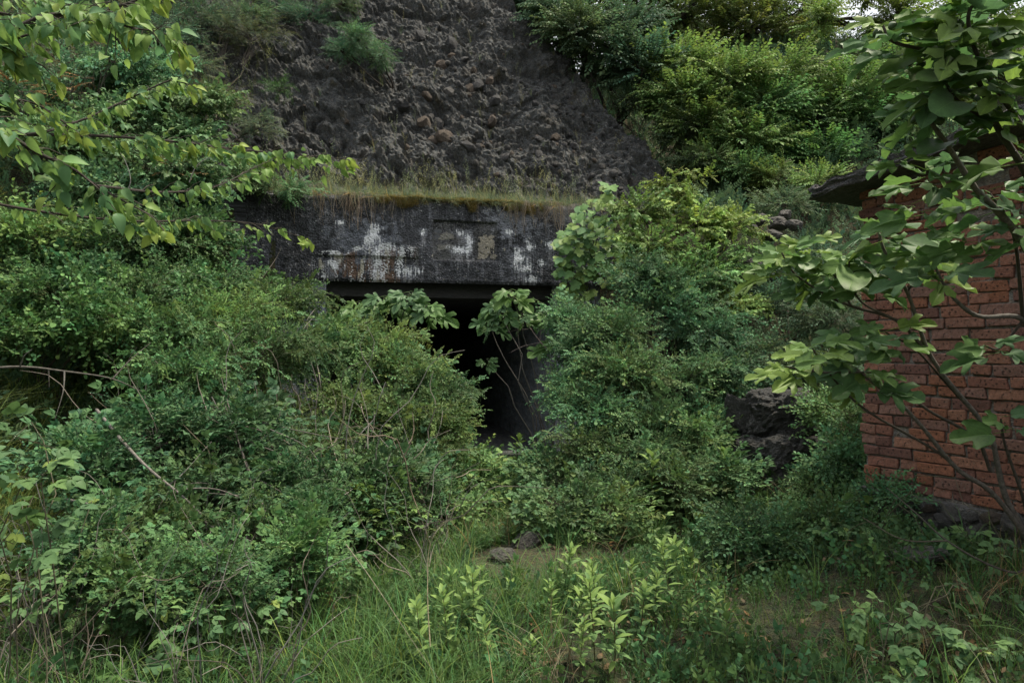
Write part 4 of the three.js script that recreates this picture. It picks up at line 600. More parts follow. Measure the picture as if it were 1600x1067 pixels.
bush({ label: 'yellow green leafy shrub rising over the right end of the lintel', seed: 732, foot: footAt(1060, 9.4), sprigs: [...S.heart, ...S.small], mat: LM.hazel, wood: DARKWOOD, clumps: [[1000, 330, 9.2, 50, 36, 200], [1065, 300, 9.4, 40, 34, 110], [1090, 350, 9.1, 60, 40, 260], [1020, 390, 8.9, 60, 40, 280], [1110, 420, 8.8, 60, 40, 280], [1140, 360, 9.2, 40, 40, 160], [1060, 440, 8.6, 70, 36, 280], [1150, 480, 8.6, 50, 40, 220]], size: 0.8, tone: C(1.6, 1.42, 0.95), va: 0.4 });
bush({ label: 'low weedy shrub across the threshold of the bunker', seed: 735, foot: footAt(780, 7.4), sprigs: [...S.bushyBig, ...S.bramble], mat: LM.locust, stems: false, wands: 5, clumps: [[720, 745, 6.9, 50, 26, 200], [860, 745, 7, 40, 24, 140], [690, 790, 5.9, 50, 20, 130], [880, 790, 6, 60, 22, 150], [950, 800, 5.8, 50, 24, 140]] });
bush({ label: 'low tangled greenery round the foot of the mossy boulder', seed: 733, foot: footAt(1130, 6.4), sprigs: [...S.bramble, ...S.small], mat: LM.bramble, clumps: [[1060, 760, 6.2, 60, 30, 200], [1130, 740, 6.3, 50, 30, 180], [1090, 690, 6.8, 46, 26, 140], [970, 770, 6.2, 60, 24, 170], [880, 760, 6.6, 60, 24, 170]], stems: false, size: 0.8 });
bush({ label: 'leafy undershrub filling the corner of the brick wall', seed: 734, foot: footAt(1310, 5.8), sprigs: [...S.small, ...S.bushy], mat: LM.locust, clumps: [[1325, 650, 5.9, 36, 46, 220], [1335, 730, 5.5, 40, 44, 240], [1295, 785, 5.6, 46, 34, 220], [1215, 855, 4.9, 66, 30, 240], [1300, 830, 5, 60, 36, 240], [1370, 800, 4.9, 40, 30, 140], [1170, 850, 4.9, 40, 30, 140]], stems: false, tone: C(0.85, 0.9, 0.95) });

// ---------------------------------------------------------------- figs
const texFig = (() => { const n = 256, c = document.createElement('canvas'); c.width = c.height = n; const g = c.getContext('2d'); g.fillStyle = '#e4e4e4'; g.fillRect(0, 0, n, n);
  const im = g.getImageData(0, 0, n, n); for (let k = 0; k < n * n; k++) { const x = k % n, y = (k / n) | 0, s = 222 + 24 * fbm(x * 0.03, y * 0.03, 77, 3) + 10 * n3(x * 0.3, y * 0.3, 3); im.data[k * 4] = s; im.data[k * 4 + 1] = s; im.data[k * 4 + 2] = s * 0.98; } g.putImageData(im, 0, 0);
  g.strokeStyle = 'rgba(255,255,225,0.85)'; g.lineCap = 'round'; const L = (a, b, w) => { g.lineWidth = w; g.beginPath(); g.moveTo(a[0] * n, (1 - a[1]) * n); g.lineTo(b[0] * n, (1 - b[1]) * n); g.stroke(); };
  L([0.5, 0.06], [0.5, 0.98], 3.2); for (const s of [-1, 1]) { L([0.5, 0.06], [0.5 + s * 0.42, 0.66], 2.6); L([0.5, 0.06], [0.5 + s * 0.33, 0.2], 2); for (let k = 0; k < 7; k++) { const y = 0.25 + k * 0.1; L([0.5, y], [0.5 + s * 0.15, y + 0.12], 1.2); const t = 0.25 + k * 0.1; L([0.5 + s * 0.42 * t, 0.06 + 0.6 * t], [0.5 + s * (0.42 * t + 0.02), 0.06 + 0.6 * t + 0.14], 1.1); } }
  const t = new THREE.CanvasTexture(c); t.colorSpace = THREE.SRGBColorSpace; return t; })();
const FIG5 = [[0.09, -0.05], [0.2, -0.03], [0.33, 0.08], [0.36, 0.2], [0.25, 0.27], [0.15, 0.31], [0.26, 0.4], [0.42, 0.55], [0.46, 0.68], [0.36, 0.71], [0.21, 0.6], [0.11, 0.53], [0.17, 0.68], [0.21, 0.84], [0.14, 0.96]], FIG3 = [[0.1, -0.05], [0.24, 0.0], [0.36, 0.14], [0.42, 0.33], [0.46, 0.52], [0.38, 0.6], [0.24, 0.54], [0.15, 0.52], [0.2, 0.68], [0.22, 0.84], [0.13, 0.96]], FIG1 = [[0.12, -0.04], [0.28, 0.06], [0.38, 0.24], [0.4, 0.45], [0.34, 0.68], [0.22, 0.87], [0.1, 0.97]], GRAPE = [[0.12, -0.1], [0.28, -0.08], [0.44, 0.1], [0.4, 0.26], [0.3, 0.32], [0.48, 0.42], [0.5, 0.6], [0.34, 0.68], [0.22, 0.64], [0.24, 0.8], [0.12, 0.95]];
function lobed(half, o = {}) { // a lobed leaf, base at the origin, length 1 along y, with petiole
  const { cup = 0.12, droop = 0.25, wave = 0.04, pet = 0.45, seed = 1, petR = 0.011 } = o, b = new Buf(), r = rngOf(seed), ph = r() * 6;
  for (const s of [-1, 1]) {
    const mid = [0, 0.12, 0.3, 0.5, 0.75, 1.0], poly = [...half.map(([x, y]) => new THREE.Vector2(x, y)), ...mid.slice().reverse().map((y) => new THREE.Vector2(0, y))], f = THREE.ShapeUtils.triangulateShape(poly, []), id = poly.map(({ x, y }) => { const z = cup * x - droop * y * y - 0.3 * x * x + wave * Math.sin(x * 14 + y * 9 + ph) * (x > 0 ? 1 : 0.2); return b.v(s * x, y, z, x === 0 ? C(1.1, 1.08, 1.05) : C(1, 1, 1), 0.5 + s * x, clamp(y, 0, 1)); });
    for (const [a, c, d] of f) s > 0 ? b.t(id[a], id[c], id[d]) : b.t(id[a], id[d], id[c]);
  }
  tube(b, [V(0, -pet, 0.05 * pet), V(0, -pet * 0.5, 0.02), V(0, 0.02, -0.006)], petR * 1.2, petR, 4, C(1.5, 1.35, 0.9));
  const g = b.geo(), uv = g.attributes.uv; const n0 = g.attributes.position.count - 15; for (let k = n0; k < g.attributes.position.count; k++) uv.setXY(k, 0.1, 0.9); return g;
}
const figGeos = [lobed(FIG5, { seed: 1, wave: 0.06 }), lobed(FIG5, { seed: 2, droop: 0.5, cup: 0.35, wave: 0.07 }), lobed(FIG3, { seed: 3, droop: 0.35, wave: 0.08 }), lobed(FIG3, { seed: 4, droop: 0.05, cup: 0.45, wave: 0.06 }), lobed(FIG5, { seed: 5, droop: 0.2, cup: -0.05, wave: 0.1 }), lobed(FIG5, { seed: 6, droop: 0.65, cup: 0.3, wave: 0.05 }), lobed(FIG1, { seed: 7, droop: 0.4, cup: 0.3, wave: 0.07 })];
const figMats = [[0.115, 0.235, 0.06], [0.095, 0.205, 0.065], [0.15, 0.275, 0.065], [0.21, 0.33, 0.065], [0.11, 0.225, 0.095]].map((c) => foliage(c, { map: texFig, clearcoat: 0.4, clearcoatRoughness: 0.4, transmission: 0.42 }));
const fruitGeo = new THREE.LatheGeometry([[0, 0], [0.1, 0.02], [0.28, 0.25], [0.5, 0.62], [0.48, 0.9], [0.25, 1.08], [0, 1.1]].map(([x, y]) => new THREE.Vector2(x, y)), 10), fruitMat = std({ color: rgb([0.05, 0.085, 0.03]), roughness: 0.6 });
function figLeaves(root, r, tip, dir, n, size, open = 1, mats = [0, 1, 2, 3, 4], sag = 0.25, deep = false) {
  size *= 0.98; // a whorl of stalked leaves round a shoot's tip
  const o = root.position;
  for (let k = 0; k < n; k++) {
    const a = k * 2.4 + r() * 0.5, e = lerp(1.1, -0.35, (k + 0.5) / n) + (r() - 0.5) * 0.3, h = V(Math.cos(a), 0, Math.sin(a)), d = h.clone().multiplyScalar(open * (1.2 - 0.4 * e)).add(V(dir.x * 0.5, 0.32 * e + 0.12 - sag, dir.z * 0.5 + sag * 0.5)).normalize(), s = size * (0.68 + 0.5 * r()) * lerp(0.8, 1.05, k / n);
    const m = part(root, 'leaf', figGeos[deep ? [0, 1, 4, 5][(r() * 4) | 0] : Math.min((r() * 6.4) | 0, 6)], figMats[mats[(r() * mats.length) | 0]]), p = tip.clone().sub(o).addScaledVector(dir, -0.09 * size / 0.2 * (k / n) * 1.4).addScaledVector(d, 0.45 * s);
    frame(p, d, V((r() - 0.5) * 0.9 - d.x * 0.2, 0.85, (r() - 0.5) * 1.0 + 0.55 + sag * 1.3), s).decompose(m.position, m.quaternion, m.scale);
  }
}
function figShoot(root, pts, r0, r1, r, col = GREYWOOD) { const b = new Buf(), w = pts.map((p) => p.clone().sub(root.position)); tube(b, smooth(w, pts.length * 5), r0, r1, 7, vary(r, col, 0.15, 0.04), 0.12, r); return part(root, 'branch', b.geo(), M.bark); }
{
  const r = rngOf(801), foot = at(1612, 850, 3.92), root = thing('fig_tree', 'spreading fig tree with large lobed leaves before the brick wall', 'fig tree', V(foot.x, groundY(foot.x, foot.z) - 0.05, foot.z));
  const P = (l) => l.map(([x, y, d]) => at(x, y, d)), F = [1612, 850, 3.92];
  const shoots = [ // stem polylines: px, py, depth; radius in metres
    [[F, [1573, 779, 3.9], [1560, 729, 3.88], [1548, 680, 3.85], [1457, 560, 3.75], [1418, 456, 3.65], [1380, 386, 3.55], [1372, 350, 3.5]], 0.026, 0.008],
    [[F, [1550, 769, 3.85], [1496, 732, 3.8], [1440, 665, 3.75], [1400, 623, 3.7], [1362, 596, 3.65], [1338, 575, 3.6]], 0.022, 0.007],
    [[[1548, 735, 3.86], [1527, 687, 3.8], [1450, 640, 3.75], [1377, 586, 3.6], [1290, 582, 3.5], [1226, 573, 3.42]], 0.015, 0.006],
    [[[1496, 732, 3.8], [1467, 707, 3.78], [1353, 640, 3.7], [1310, 600, 3.6], [1270, 545, 3.5]], 0.012, 0.006],
    [[[1457, 560, 3.75], [1400, 500, 3.7], [1330, 478, 3.75], [1290, 460, 3.8], [1240, 425, 3.85], [1222, 395, 3.85]], 0.014, 0.006],
    [[[1330, 478, 3.75], [1310, 440, 3.8], [1295, 415, 3.8]], 0.009, 0.006],
    [[[1418, 456, 3.65], [1440, 420, 3.6], [1446, 395, 3.55]], 0.009, 0.006],
    [[[1400, 500, 3.7], [1345, 470, 3.7], [1330, 440, 3.7], [1327, 405, 3.7]], 0.009, 0.006],
    [[F, [1640, 640, 3.6], [1600, 500, 3.4], [1527, 493, 3.35], [1483, 456, 3.3], [1460, 413, 3.25]], 0.024, 0.008],
    [[F, [1650, 560, 3.5], [1610, 400, 3.2], [1560, 330, 3.05], [1527, 297, 3.0], [1480, 225, 2.95], [1450, 180, 2.9], [1443, 145, 2.88]], 0.03, 0.009],
    [[[1650, 560, 3.5], [1650, 380, 3.1], [1600, 264, 2.9], [1557, 194, 2.8], [1530, 127, 2.75], [1512, 95, 2.7]], 0.028, 0.01],
    [[[1557, 194, 2.8], [1500, 160, 2.75], [1478, 130, 2.72]], 0.01, 0.007],
    [[[1530, 127, 2.75], [1457, 82, 2.75], [1393, 63, 2.75], [1380, 40, 2.75]], 0.012, 0.007],
    [[[1600, 200, 2.8], [1540, 110, 2.7], [1518, 57, 2.65], [1515, 20, 2.6], [1532, -8, 2.6]], 0.014, 0.008],
    [[[1600, 500, 3.4], [1580, 350, 3.2], [1545, 300, 3.15]], 0.014, 0.008],
    [[F, [1600, 780, 3.7], [1570, 690, 3.6], [1565, 655, 3.55]], 0.014, 0.007],
    [[[1600, 500, 3.4], [1560, 545, 3.4], [1540, 540, 3.38]], 0.01, 0.006],
    [[F, [1590, 895, 3.5], [1546, 882, 3.5], [1481, 845, 3.7], [1430, 800, 3.95], [1386, 762, 4.2]], 0.01, 0.004],
    [[[1481, 845, 3.7], [1416, 844, 3.8], [1349, 809, 4.1]], 0.006, 0.003],
    [[[1540, 663, 3.84], [1480, 600, 3.8], [1430, 545, 3.75], [1385, 520, 3.7]], 0.01, 0.006],
  ];
  const sk = shoots.map(([pts, a, b]) => figShoot(root, P(pts), a * 0.72, b * 0.75, r, pts[0] === F && a > 0.02 ? GREYWOOD : vary(r, WOOD, 0.4, 0)));
  sk[0].name = sk[9].name = 'trunk';
  const W = (px, py, d, n, s, dx = -0.3, dy = 0.8, open = 1, mats) => figLeaves(root, r, at(px, py, d), V(dx, dy, 0.1).normalize(), n, s, open, mats);
  W(1372, 350, 3.5, 9, 0.2); W(1446, 395, 3.55, 7, 0.19); W(1222, 392, 3.85, 9, 0.19, -0.5, 0.6, 1, [2, 3, 0]); W(1295, 412, 3.8, 9, 0.19, -0.3, 0.8, 1, [2, 3, 0]); W(1327, 400, 3.7, 8, 0.2, -0.2, 0.9, 1, [2, 0, 4]); W(1250, 440, 3.82, 6, 0.17, -0.4, 0.5);
  W(1226, 573, 3.42, 7, 0.16, -0.8, 0.4, 1, [2, 3, 0]); W(1270, 540, 3.5, 8, 0.17, -0.5, 0.7); W(1338, 572, 3.6, 9, 0.19, -0.4, 0.7); W(1362, 590, 3.65, 5, 0.17); W(1385, 518, 3.7, 8, 0.2, -0.4, 0.8); W(1330, 520, 3.6, 7, 0.18, -0.4, 0.6);
  W(1460, 410, 3.25, 7, 0.2); W(1545, 298, 3.15, 8, 0.2, -0.3, 0.7, 1, [0, 1, 4]); W(1443, 142, 2.88, 9, 0.21, -0.3, 0.8, 1, [1, 2, 4, 0]); W(1480, 225, 2.95, 3, 0.17, -0.6, 0.2, 1, [1, 4]); W(1440, 270, 3.1, 7, 0.18, -0.5, 0.5, 1, [0, 1, 2]); W(1425, 320, 3.2, 5, 0.17, -0.6, 0.4, 1, [2, 0]);
  W(1512, 92, 2.7, 9, 0.22, -0.2, 0.9, 1, [1, 2, 0]); W(1478, 128, 2.72, 7, 0.2, -0.4, 0.7, 1, [1, 2, 4]); W(1380, 38, 2.75, 8, 0.17, -0.3, 0.7, 1, [3, 2, 1]); W(1532, -8, 2.6, 9, 0.21, 0, 0.8, 1, [1, 3, 4]); W(1450, 10, 2.75, 7, 0.19, -0.4, 0.6, 1, [1, 3]); W(1590, 150, 2.7, 6, 0.2, 0.2, 0.8, 1, [3, 4, 2]); W(1590, 55, 2.6, 7, 0.2, 0.2, 0.7, 1, [1, 3, 2]);
  W(1565, 652, 3.55, 5, 0.2, -0.3, 0.4, 1, [1, 4, 0]); W(1538, 538, 3.38, 5, 0.2, -0.6, 0.3, 1, [1, 4, 0]); W(1600, 330, 3.0, 8, 0.21, -0.2, 0.7, 1, [0, 1, 4]); W(1500, 360, 3.2, 5, 0.19, -0.4, 0.6, 1, [0, 2]);
  W(1560, 110, 2.72, 7, 0.2, 0, 0.8, 1, [3, 2, 0]); W(1600, 230, 2.85, 7, 0.2, -0.2, 0.7, 1, [2, 0]); W(1470, 60, 2.74, 7, 0.18, -0.3, 0.8, 1, [3, 2]); W(1410, 90, 2.8, 6, 0.17, -0.5, 0.6, 1, [3, 2, 4]); W(1500, 10, 2.65, 7, 0.19, -0.2, 0.8, 1, [3, 0]); W(1400, 240, 3.05, 6, 0.17, -0.6, 0.4, 1, [2, 4]); W(1205, 420, 3.85, 6, 0.17, -0.6, 0.4, 1, [2, 3]); W(1260, 380, 3.85, 7, 0.18, -0.3, 0.8, 1, [3, 0]); W(1350, 430, 3.7, 6, 0.18, -0.3, 0.6, 1, [0, 2]); W(1420, 380, 3.5, 6, 0.18, -0.3, 0.7, 1, [0, 2]);
  for (const [px, py, d] of [[1370, 45, 2.74], [1392, 35, 2.74], [1432, 46, 2.74], [1487, 32, 2.64], [1500, 30, 2.64], [1558, 58, 2.62], [1582, 25, 2.6], [1430, 180, 2.86], [1465, 182, 2.86], [1512, 185, 2.86], [1440, 90, 2.8]]) { const m = part(root, 'fruit', fruitGeo, fruitMat); m.position.copy(at(px, py, d)).sub(root.position); m.scale.setScalar(0.032 + 0.006 * r()); m.rotation.set(2.4 + r(), r() * 6, 0.5 - r()); }
}
function figSapling(label, seed, footPx, d, tips) {
  const r = rngOf(seed), f = footAt(footPx, d), root = thing('fig_sapling', label, 'fig sapling', V(f[0], groundY(f[0], f[2]) - 0.03, f[2]));
  for (const [px, py, dd, n, s, mats] of tips) { const e = at(px, py, dd), b = new Buf(); tube(b, limb(V((r() - 0.5) * 0.1, 0, (r() - 0.5) * 0.1), e.clone().sub(root.position), r, 0.08, 0.1, 6), 0.012, 0.005, 6, GREYWOOD); part(root, 'stem', b.geo(), M.bark); figLeaves(root, r, e, V((r() - 0.5) * 0.6, 0.6, 0.4).normalize(), n, s / 1.15, 1, mats || [0, 1, 4], 0.6, true); }
}
figSapling('fig sapling with drooping lobed leaves under the left of the beam', 811, 590, 9.0, [[640, 455, 8.9, 13, 0.33, [0, 1, 4]], [600, 462, 8.9, 12, 0.31], [560, 470, 9, 10, 0.28, [0, 2]], [668, 475, 8.8, 9, 0.32], [525, 490, 9, 8, 0.26, [1, 4]], [575, 500, 8.8, 8, 0.26, [1]]]);
figSapling('fig sapling whose leaves hang before the black doorway', 812, 860, 8.9, [[798, 452, 8.7, 11, 0.3, [0, 2]], [778, 475, 8.7, 10, 0.28], [762, 500, 8.8, 8, 0.26, [1, 4]], [815, 488, 8.7, 8, 0.25], [855, 480, 8.8, 11, 0.25], [868, 525, 8.6, 11, 0.28], [760, 560, 8.8, 4, 0.2, [1]]]);

// ---------------------------------------------------------------- vine over the end of the lintel: single leaves
{
  const r = rngOf(821), f = facePt(5.3, 0, -0.35), root = thing('climbing_vine', 'vine with broad lobed leaves draped over the end of the lintel', 'vine', V(f.x, groundY(f.x, f.z), f.z)), gs = [lobed(GRAPE, { seed: 11, droop: 0.2, pet: 0.3 }), lobed(GRAPE, { seed: 12, droop: 0.35, cup: 0.2, pet: 0.3 }), lobed(FIG1, { seed: 13, droop: 0.2, pet: 0.25 })], ms = [[0.1, 0.2, 0.06], [0.125, 0.23, 0.065], [0.085, 0.18, 0.07], [0.15, 0.23, 0.055]].map((c) => foliage(c));
  for (let k = 0; k < 7; k++) { const b = new Buf(), e = at(880 + r() * 110, 310 + r() * 110, 9.6).sub(root.position); tube(b, limb(V((r() - 0.5) * 0.3, 0, 0), e, r, 0.05, 0.15, 8), 0.014, 0.005, 5, WOOD); part(root, 'stem', b.geo(), M.bark); }
  const spots = [[900, 400, 34, 50, 120], [935, 350, 44, 40, 80], [965, 410, 40, 36, 60], [900, 455, 30, 16, 24], [940, 300, 24, 16, 14]];
  for (const [cx, cy, hx, hy, n] of spots) for (let k = 0; k < n; k++) { const a = r() * 6.28, q = Math.sqrt(r()), p = at(cx + Math.cos(a) * hx * q, cy + Math.sin(a) * hy * q, 9.45 + r() * 0.7).sub(root.position), m = part(root, 'leaf', gs[(r() * 3) | 0], ms[(r() * 4) | 0]); frame(p, V((r() - 0.5) * 1.2 - 0.2, -0.5 + (r() - 0.5) * 0.6, 0.7), V((r() - 0.5) * 0.8, 0.9, 0.8), 0.1 + 0.08 * r()).decompose(m.position, m.quaternion, m.scale); }
}

// ---------------------------------------------------------------- the tree that reaches in at the upper left
function overhang(seed, label, fx, fz, top, pickB, more) {
  const r = rngOf(seed), root = thing('overhanging_tree', label, 'tree', V(fx, groundY(fx, fz) - 0.05, fz)), P = (l) => l.map(([x, y, d]) => at(x, y, d).sub(root.position));
  { const b = new Buf(); tube(b, smooth([V(0, 0, 0), V(0.05, 1.2, 0.05), V(-0.05, top * 0.7, -0.05), V(0.05, top, 0)], 16), 0.11, 0.06, 9, WOOD, 0.1, r); part(root, 'trunk', b.geo(), M.bark); }
  const lg = [1, 2, 3, 4, 5, 6].map((k) => { const q = rngOf(840 + k), b = new Buf(), st = []; for (let s = 0; s < 9; s++) { const t = 0.02 + s * 0.11, w = Math.pow(Math.sin(Math.PI * Math.pow(t, 0.7)), 0.9) * 0.5; st.push([t, w * (s % 2 ? 1.0 : 0.93)]); } leaf(b, new THREE.Matrix4(), 1, 0.56 + 0.14 * q(), st, 0.15 + 0.6 * q(), 0.15 + 0.5 * q(), C(1, 1, 1), 0.02, (q() - 0.5) * 0.3); tube(b, [V(0, -0.13, 0.02), V(0, -0.06, 0), V(0, 0.02, -0.004)], 0.01, 0.008, 4, C(1.3, 1.2, 0.8)); return b.geo(); });
  const ms = [[0.15, 0.27, 0.07], [0.19, 0.31, 0.07], [0.12, 0.25, 0.095], [0.27, 0.36, 0.065]].map((c) => foliage(c, { transmission: 0.45, clearcoat: 0.35 }));
  const T = V(-0.02, top * 0.72, -0.02), branches = [
    [[[-220, -40, 2.4], [0, 46, 2.5], [70, 25, 2.55], [150, 18, 2.6], [200, 5, 2.65], [235, -12, 2.7]], 0.012, 46, 0.1],
    [[[70, 25, 2.55], [150, 30, 2.6], [215, 45, 2.6], [250, 50, 2.62], [272, 62, 2.62]], 0.006, 26, 0.095],
    [[[-220, 60, 2.3], [0, 68, 2.5], [40, 55, 2.55], [90, 45, 2.6]], 0.008, 16, 0.09],
    [[[-200, 60, 2.3], [-10, 70, 2.5], [30, 85, 2.55], [70, 105, 2.6]], 0.006, 16, 0.1],
    [[[-220, 150, 2.1], [-20, 185, 2.2], [20, 215, 2.25], [60, 240, 2.3], [110, 262, 2.4], [150, 290, 2.5], [200, 318, 2.6], [242, 340, 2.65]], 0.009, 34, 0.1],
    [[[-100, 200, 2.9], [40, 210, 3.1], [120, 190, 3.3], [200, 155, 3.5], [270, 125, 3.6], [290, 130, 3.6]], 0.008, 36, 0.085],
    [[[40, 210, 3.1], [150, 212, 3.4], [260, 220, 3.7], [360, 232, 4], [440, 240, 4.2], [500, 245, 4.3], [535, 248, 4.35]], 0.009, 84, 0.095],
    [[[150, 290, 2.8], [260, 300, 3.3], [340, 290, 3.7], [400, 260, 4.0], [420, 252, 4.1]], 0.006, 24, 0.09],
    [[[-100, 300, 2.6], [60, 330, 3], [200, 345, 3.4], [330, 345, 3.8], [400, 350, 4], [470, 370, 4.1]], 0.008, 26, 0.085],
    [[[-150, -60, 2.8], [0, -10, 3.0], [90, 5, 3.1], [180, 25, 3.2]], 0.008, 34, 0.09],
    [[[-150, 0, 2.5], [0, 20, 2.7], [110, 45, 2.8], [190, 35, 2.9]], 0.007, 34, 0.09],
    [[[-120, 130, 2.6], [0, 150, 2.9], [60, 165, 3.0], [110, 200, 3.1]], 0.007, 22, 0.09],
  ].filter((_, k) => pickB(k));
  let leaves = 0; const rest = [];
  for (const [pl, rad, n0, size] of branches) {
    const n = Math.round(n0 * more * 2.5);
    const pts = smooth(P(pl), 30), b = new Buf(); tube(b, pts, rad, rad * 0.3, 6, DARKWOOD, 0.1, r); part(root, 'branch', b.geo(), M.bark);
    if (pl[0][0] < 0) { const c = new Buf(); tube(c, smooth([T, T.clone().lerp(pts[0], 0.6).add(V(0, 0.15, 0)), pts[0]], 10), 0.03, rad, 6, DARKWOOD); part(root, 'limb', c.geo(), M.bark); }
    const cv = new THREE.CatmullRomCurve3(pts), tw = new Buf(); let k = 0, s0 = 0.14;
    while (k < n) { // short side shoots, two to five leaves on each
      s0 += (0.55 + r() * 0.9) * 0.86 / (n / 3.3); const t = Math.min(1, s0), tip = t > 0.97, p = cv.getPointAt(t), tg = cv.getTangentAt(t), an = r() * 6.28, sd = V(Math.cos(an), Math.sin(an) * 0.7 - 0.15, Math.sin(an * 2.3)).addScaledVector(tg, tip ? 1.4 : 0.7).normalize(), sl = (tip ? 0.06 : 0.03 + 0.11 * r()) * size / 0.09, e = p.clone().addScaledVector(sd, sl).add(V(0, -0.2 * sl, 0));
      tube(tw, [p, p.clone().lerp(e, 0.5).add(V(0, 0.1 * sl, 0)), e], 0.0022, 0.0013, 4, WOOD);
      const m0 = 2 + ((r() * 3.4) | 0);
      for (let q = 0; q < m0 && k < n; q++, k++) {
        const lp = p.clone().lerp(e, (q + 1) / m0), d = V(sd.x * 0.6 + (r() - 0.5) * 1.1, -0.55 - 0.7 * r() + (r() < 0.25 ? 0.8 : 0), sd.z * 0.6 + (r() - 0.5) * 1.1).normalize(), s = size * 0.6 * (0.6 + 0.65 * r()), mk = tip ? 3 : t > 0.8 ? 1 : (r() * 3.4) | 0, F = frame(lp.addScaledVector(d, 0.13 * s), d, V((r() - 0.5) * 2, 0.5 + (r() - 0.5), 0.9), s);
        if (leaves < 298 && r() < 0.52) { leaves++; const m = part(root, 'leaf', lg[(r() * 6) | 0], ms[mk]); F.decompose(m.position, m.quaternion, m.scale); } else rest.push([F, vary(r, [[1, 1, 1], [1.25, 1.15, 1], [0.8, 0.9, 1.3], [1.6, 1.25, 0.9]][mk], 0.12, 0.08)]);
      }
      if (s0 > 1.05) s0 = 0.3 + r() * 0.3;
    }
    { const m = part(root, 'twig', tw.geo(), M.bark); m.userData.kind = 'stuff'; }
  }
  scatter(root, 'foliage', lg, ms[0], rest);
}
overhang(831, 'tree reaching in at the top left with hanging yellow green leaves', -3.3, -2.2, 3.6, (k) => k < 4 || k === 9 || k === 10, 1.5);
overhang(832, 'slender tree stretching long leafy shoots towards the lintel', -3.6, -3.0, 2.6, (k) => (k > 3 && k < 9) || k === 11, 1.45);

// ---------------------------------------------------------------- upright herbs in the grass
{
  const g = [1, 2, 3].map((k) => { const b = new Buf(), q = rngOf(850 + k); leaf(b, new THREE.Matrix4(), 1, 0.36 + 0.08 * q(), LANCE, 0.35, 0.1 + 0.25 * q(), C(1, 1, 1), 0, 0.1); return b.geo(); }), ms = [[0.15, 0.25, 0.06], [0.18, 0.28, 0.065], [0.12, 0.22, 0.07]].map((c) => foliage(c)), stemM = foliage([0.13, 0.12, 0.05]);
  const build = (seed, h, n) => {
    const r = rngOf(seed), root = new THREE.Group(); root.userData = {}; const b = new Buf(), lean = V((r() - 0.5) * 0.2, 1, (r() - 0.5) * 0.2), pts = [0, 0.35, 0.7, 1].map((t) => V(lean.x * h * t * t, h * t, lean.z * h * t * t)); tube(b, pts, 0.004, 0.0022, 5, C(1, 1, 1)); part(root, 'stem', b.geo(), stemM);
    const c = new THREE.CatmullRomCurve3(pts);
    for (let k = 0; k < n; k++) { const t = 0.25 + 0.75 * Math.pow(k / (n - 1), 0.8), a = k * 2.4, e = lerp(0.15, 1.7, (k / n) ** 1.5) + (r() - 0.5) * 0.4, d = V(Math.cos(a), e, Math.sin(a)).normalize(), m = part(root, 'leaf', g[(r() * 3) | 0], ms[(r() * 3) | 0]); frame(c.getPointAt(t), d, V(-Math.cos(a) * 0.8, 0.8, -Math.sin(a) * 0.8), (0.075 + 0.04 * r()) * (k > n * 0.85 ? 0.7 : 1)).decompose(m.position, m.quaternion, m.scale); }
    return root;
  };
  const protos = [build(861, 0.42, 24), build(862, 0.32, 18), build(863, 0.5, 26)], r = rngOf(864);
  const put1 = (px, py, k, sc, label, group) => { // where the line of sight meets the ground
    const e = at(px, py, 1).sub(camera.position); let t = 1.5; for (let q = 0; q < 400; q++) { const p = e.clone().multiplyScalar(t).add(camera.position); if (p.y < groundY(p.x, p.z)) break; t += 0.02; }
    const p = e.multiplyScalar(t).add(camera.position), o = protos[k].clone(); o.name = numbered('leafy_herb'); o.position.set(p.x, groundY(p.x, p.z) - 0.02, p.z); o.rotation.set((r() - 0.5) * 0.4, r() * 6.28, (r() - 0.5) * 0.4); o.scale.setScalar(sc); tag(o, label, 'herb', group); scene.add(o); };
  const hl = 'bright green upright herb with lance shaped leaves in the grass clearing', hg = 'upright herbs in the grass clearing';
  for (const [px, py] of [[660, 1062], [700, 1050], [715, 1010], [740, 985], [790, 960], [860, 1000], [885, 1040], [930, 1035], [940, 985], [875, 950], [960, 1060], [905, 1065], [1000, 1020], [985, 940], [1050, 960], [1075, 1000], [1090, 940], [1110, 985], [1130, 930], [1060, 910], [1120, 880], [1140, 1040], [650, 1010], [770, 1050], [830, 1062], [1020, 975], [755, 935], [690, 970]]) put1(px, py, (r() * 3) | 0, (py > 1000 ? 0.6 : 0.5) + 0.4 * r(), hl, hg);
  put1(1020, 840, 2, 1.5, 'tall pale herb standing alone before the bush right of the doorway'); put1(1055, 830, 0, 1.3, 'pale herb leaning beside the tall one before the bush'); put1(800, 770, 2, 1.3, 'bright herb in front of the bunker doorway'); put1(1138, 800, 0, 1.3, 'light green herb beside the mossy boulder'); put1(1105, 815, 1, 1.2, 'small light green herb left of the mossy boulder');
}
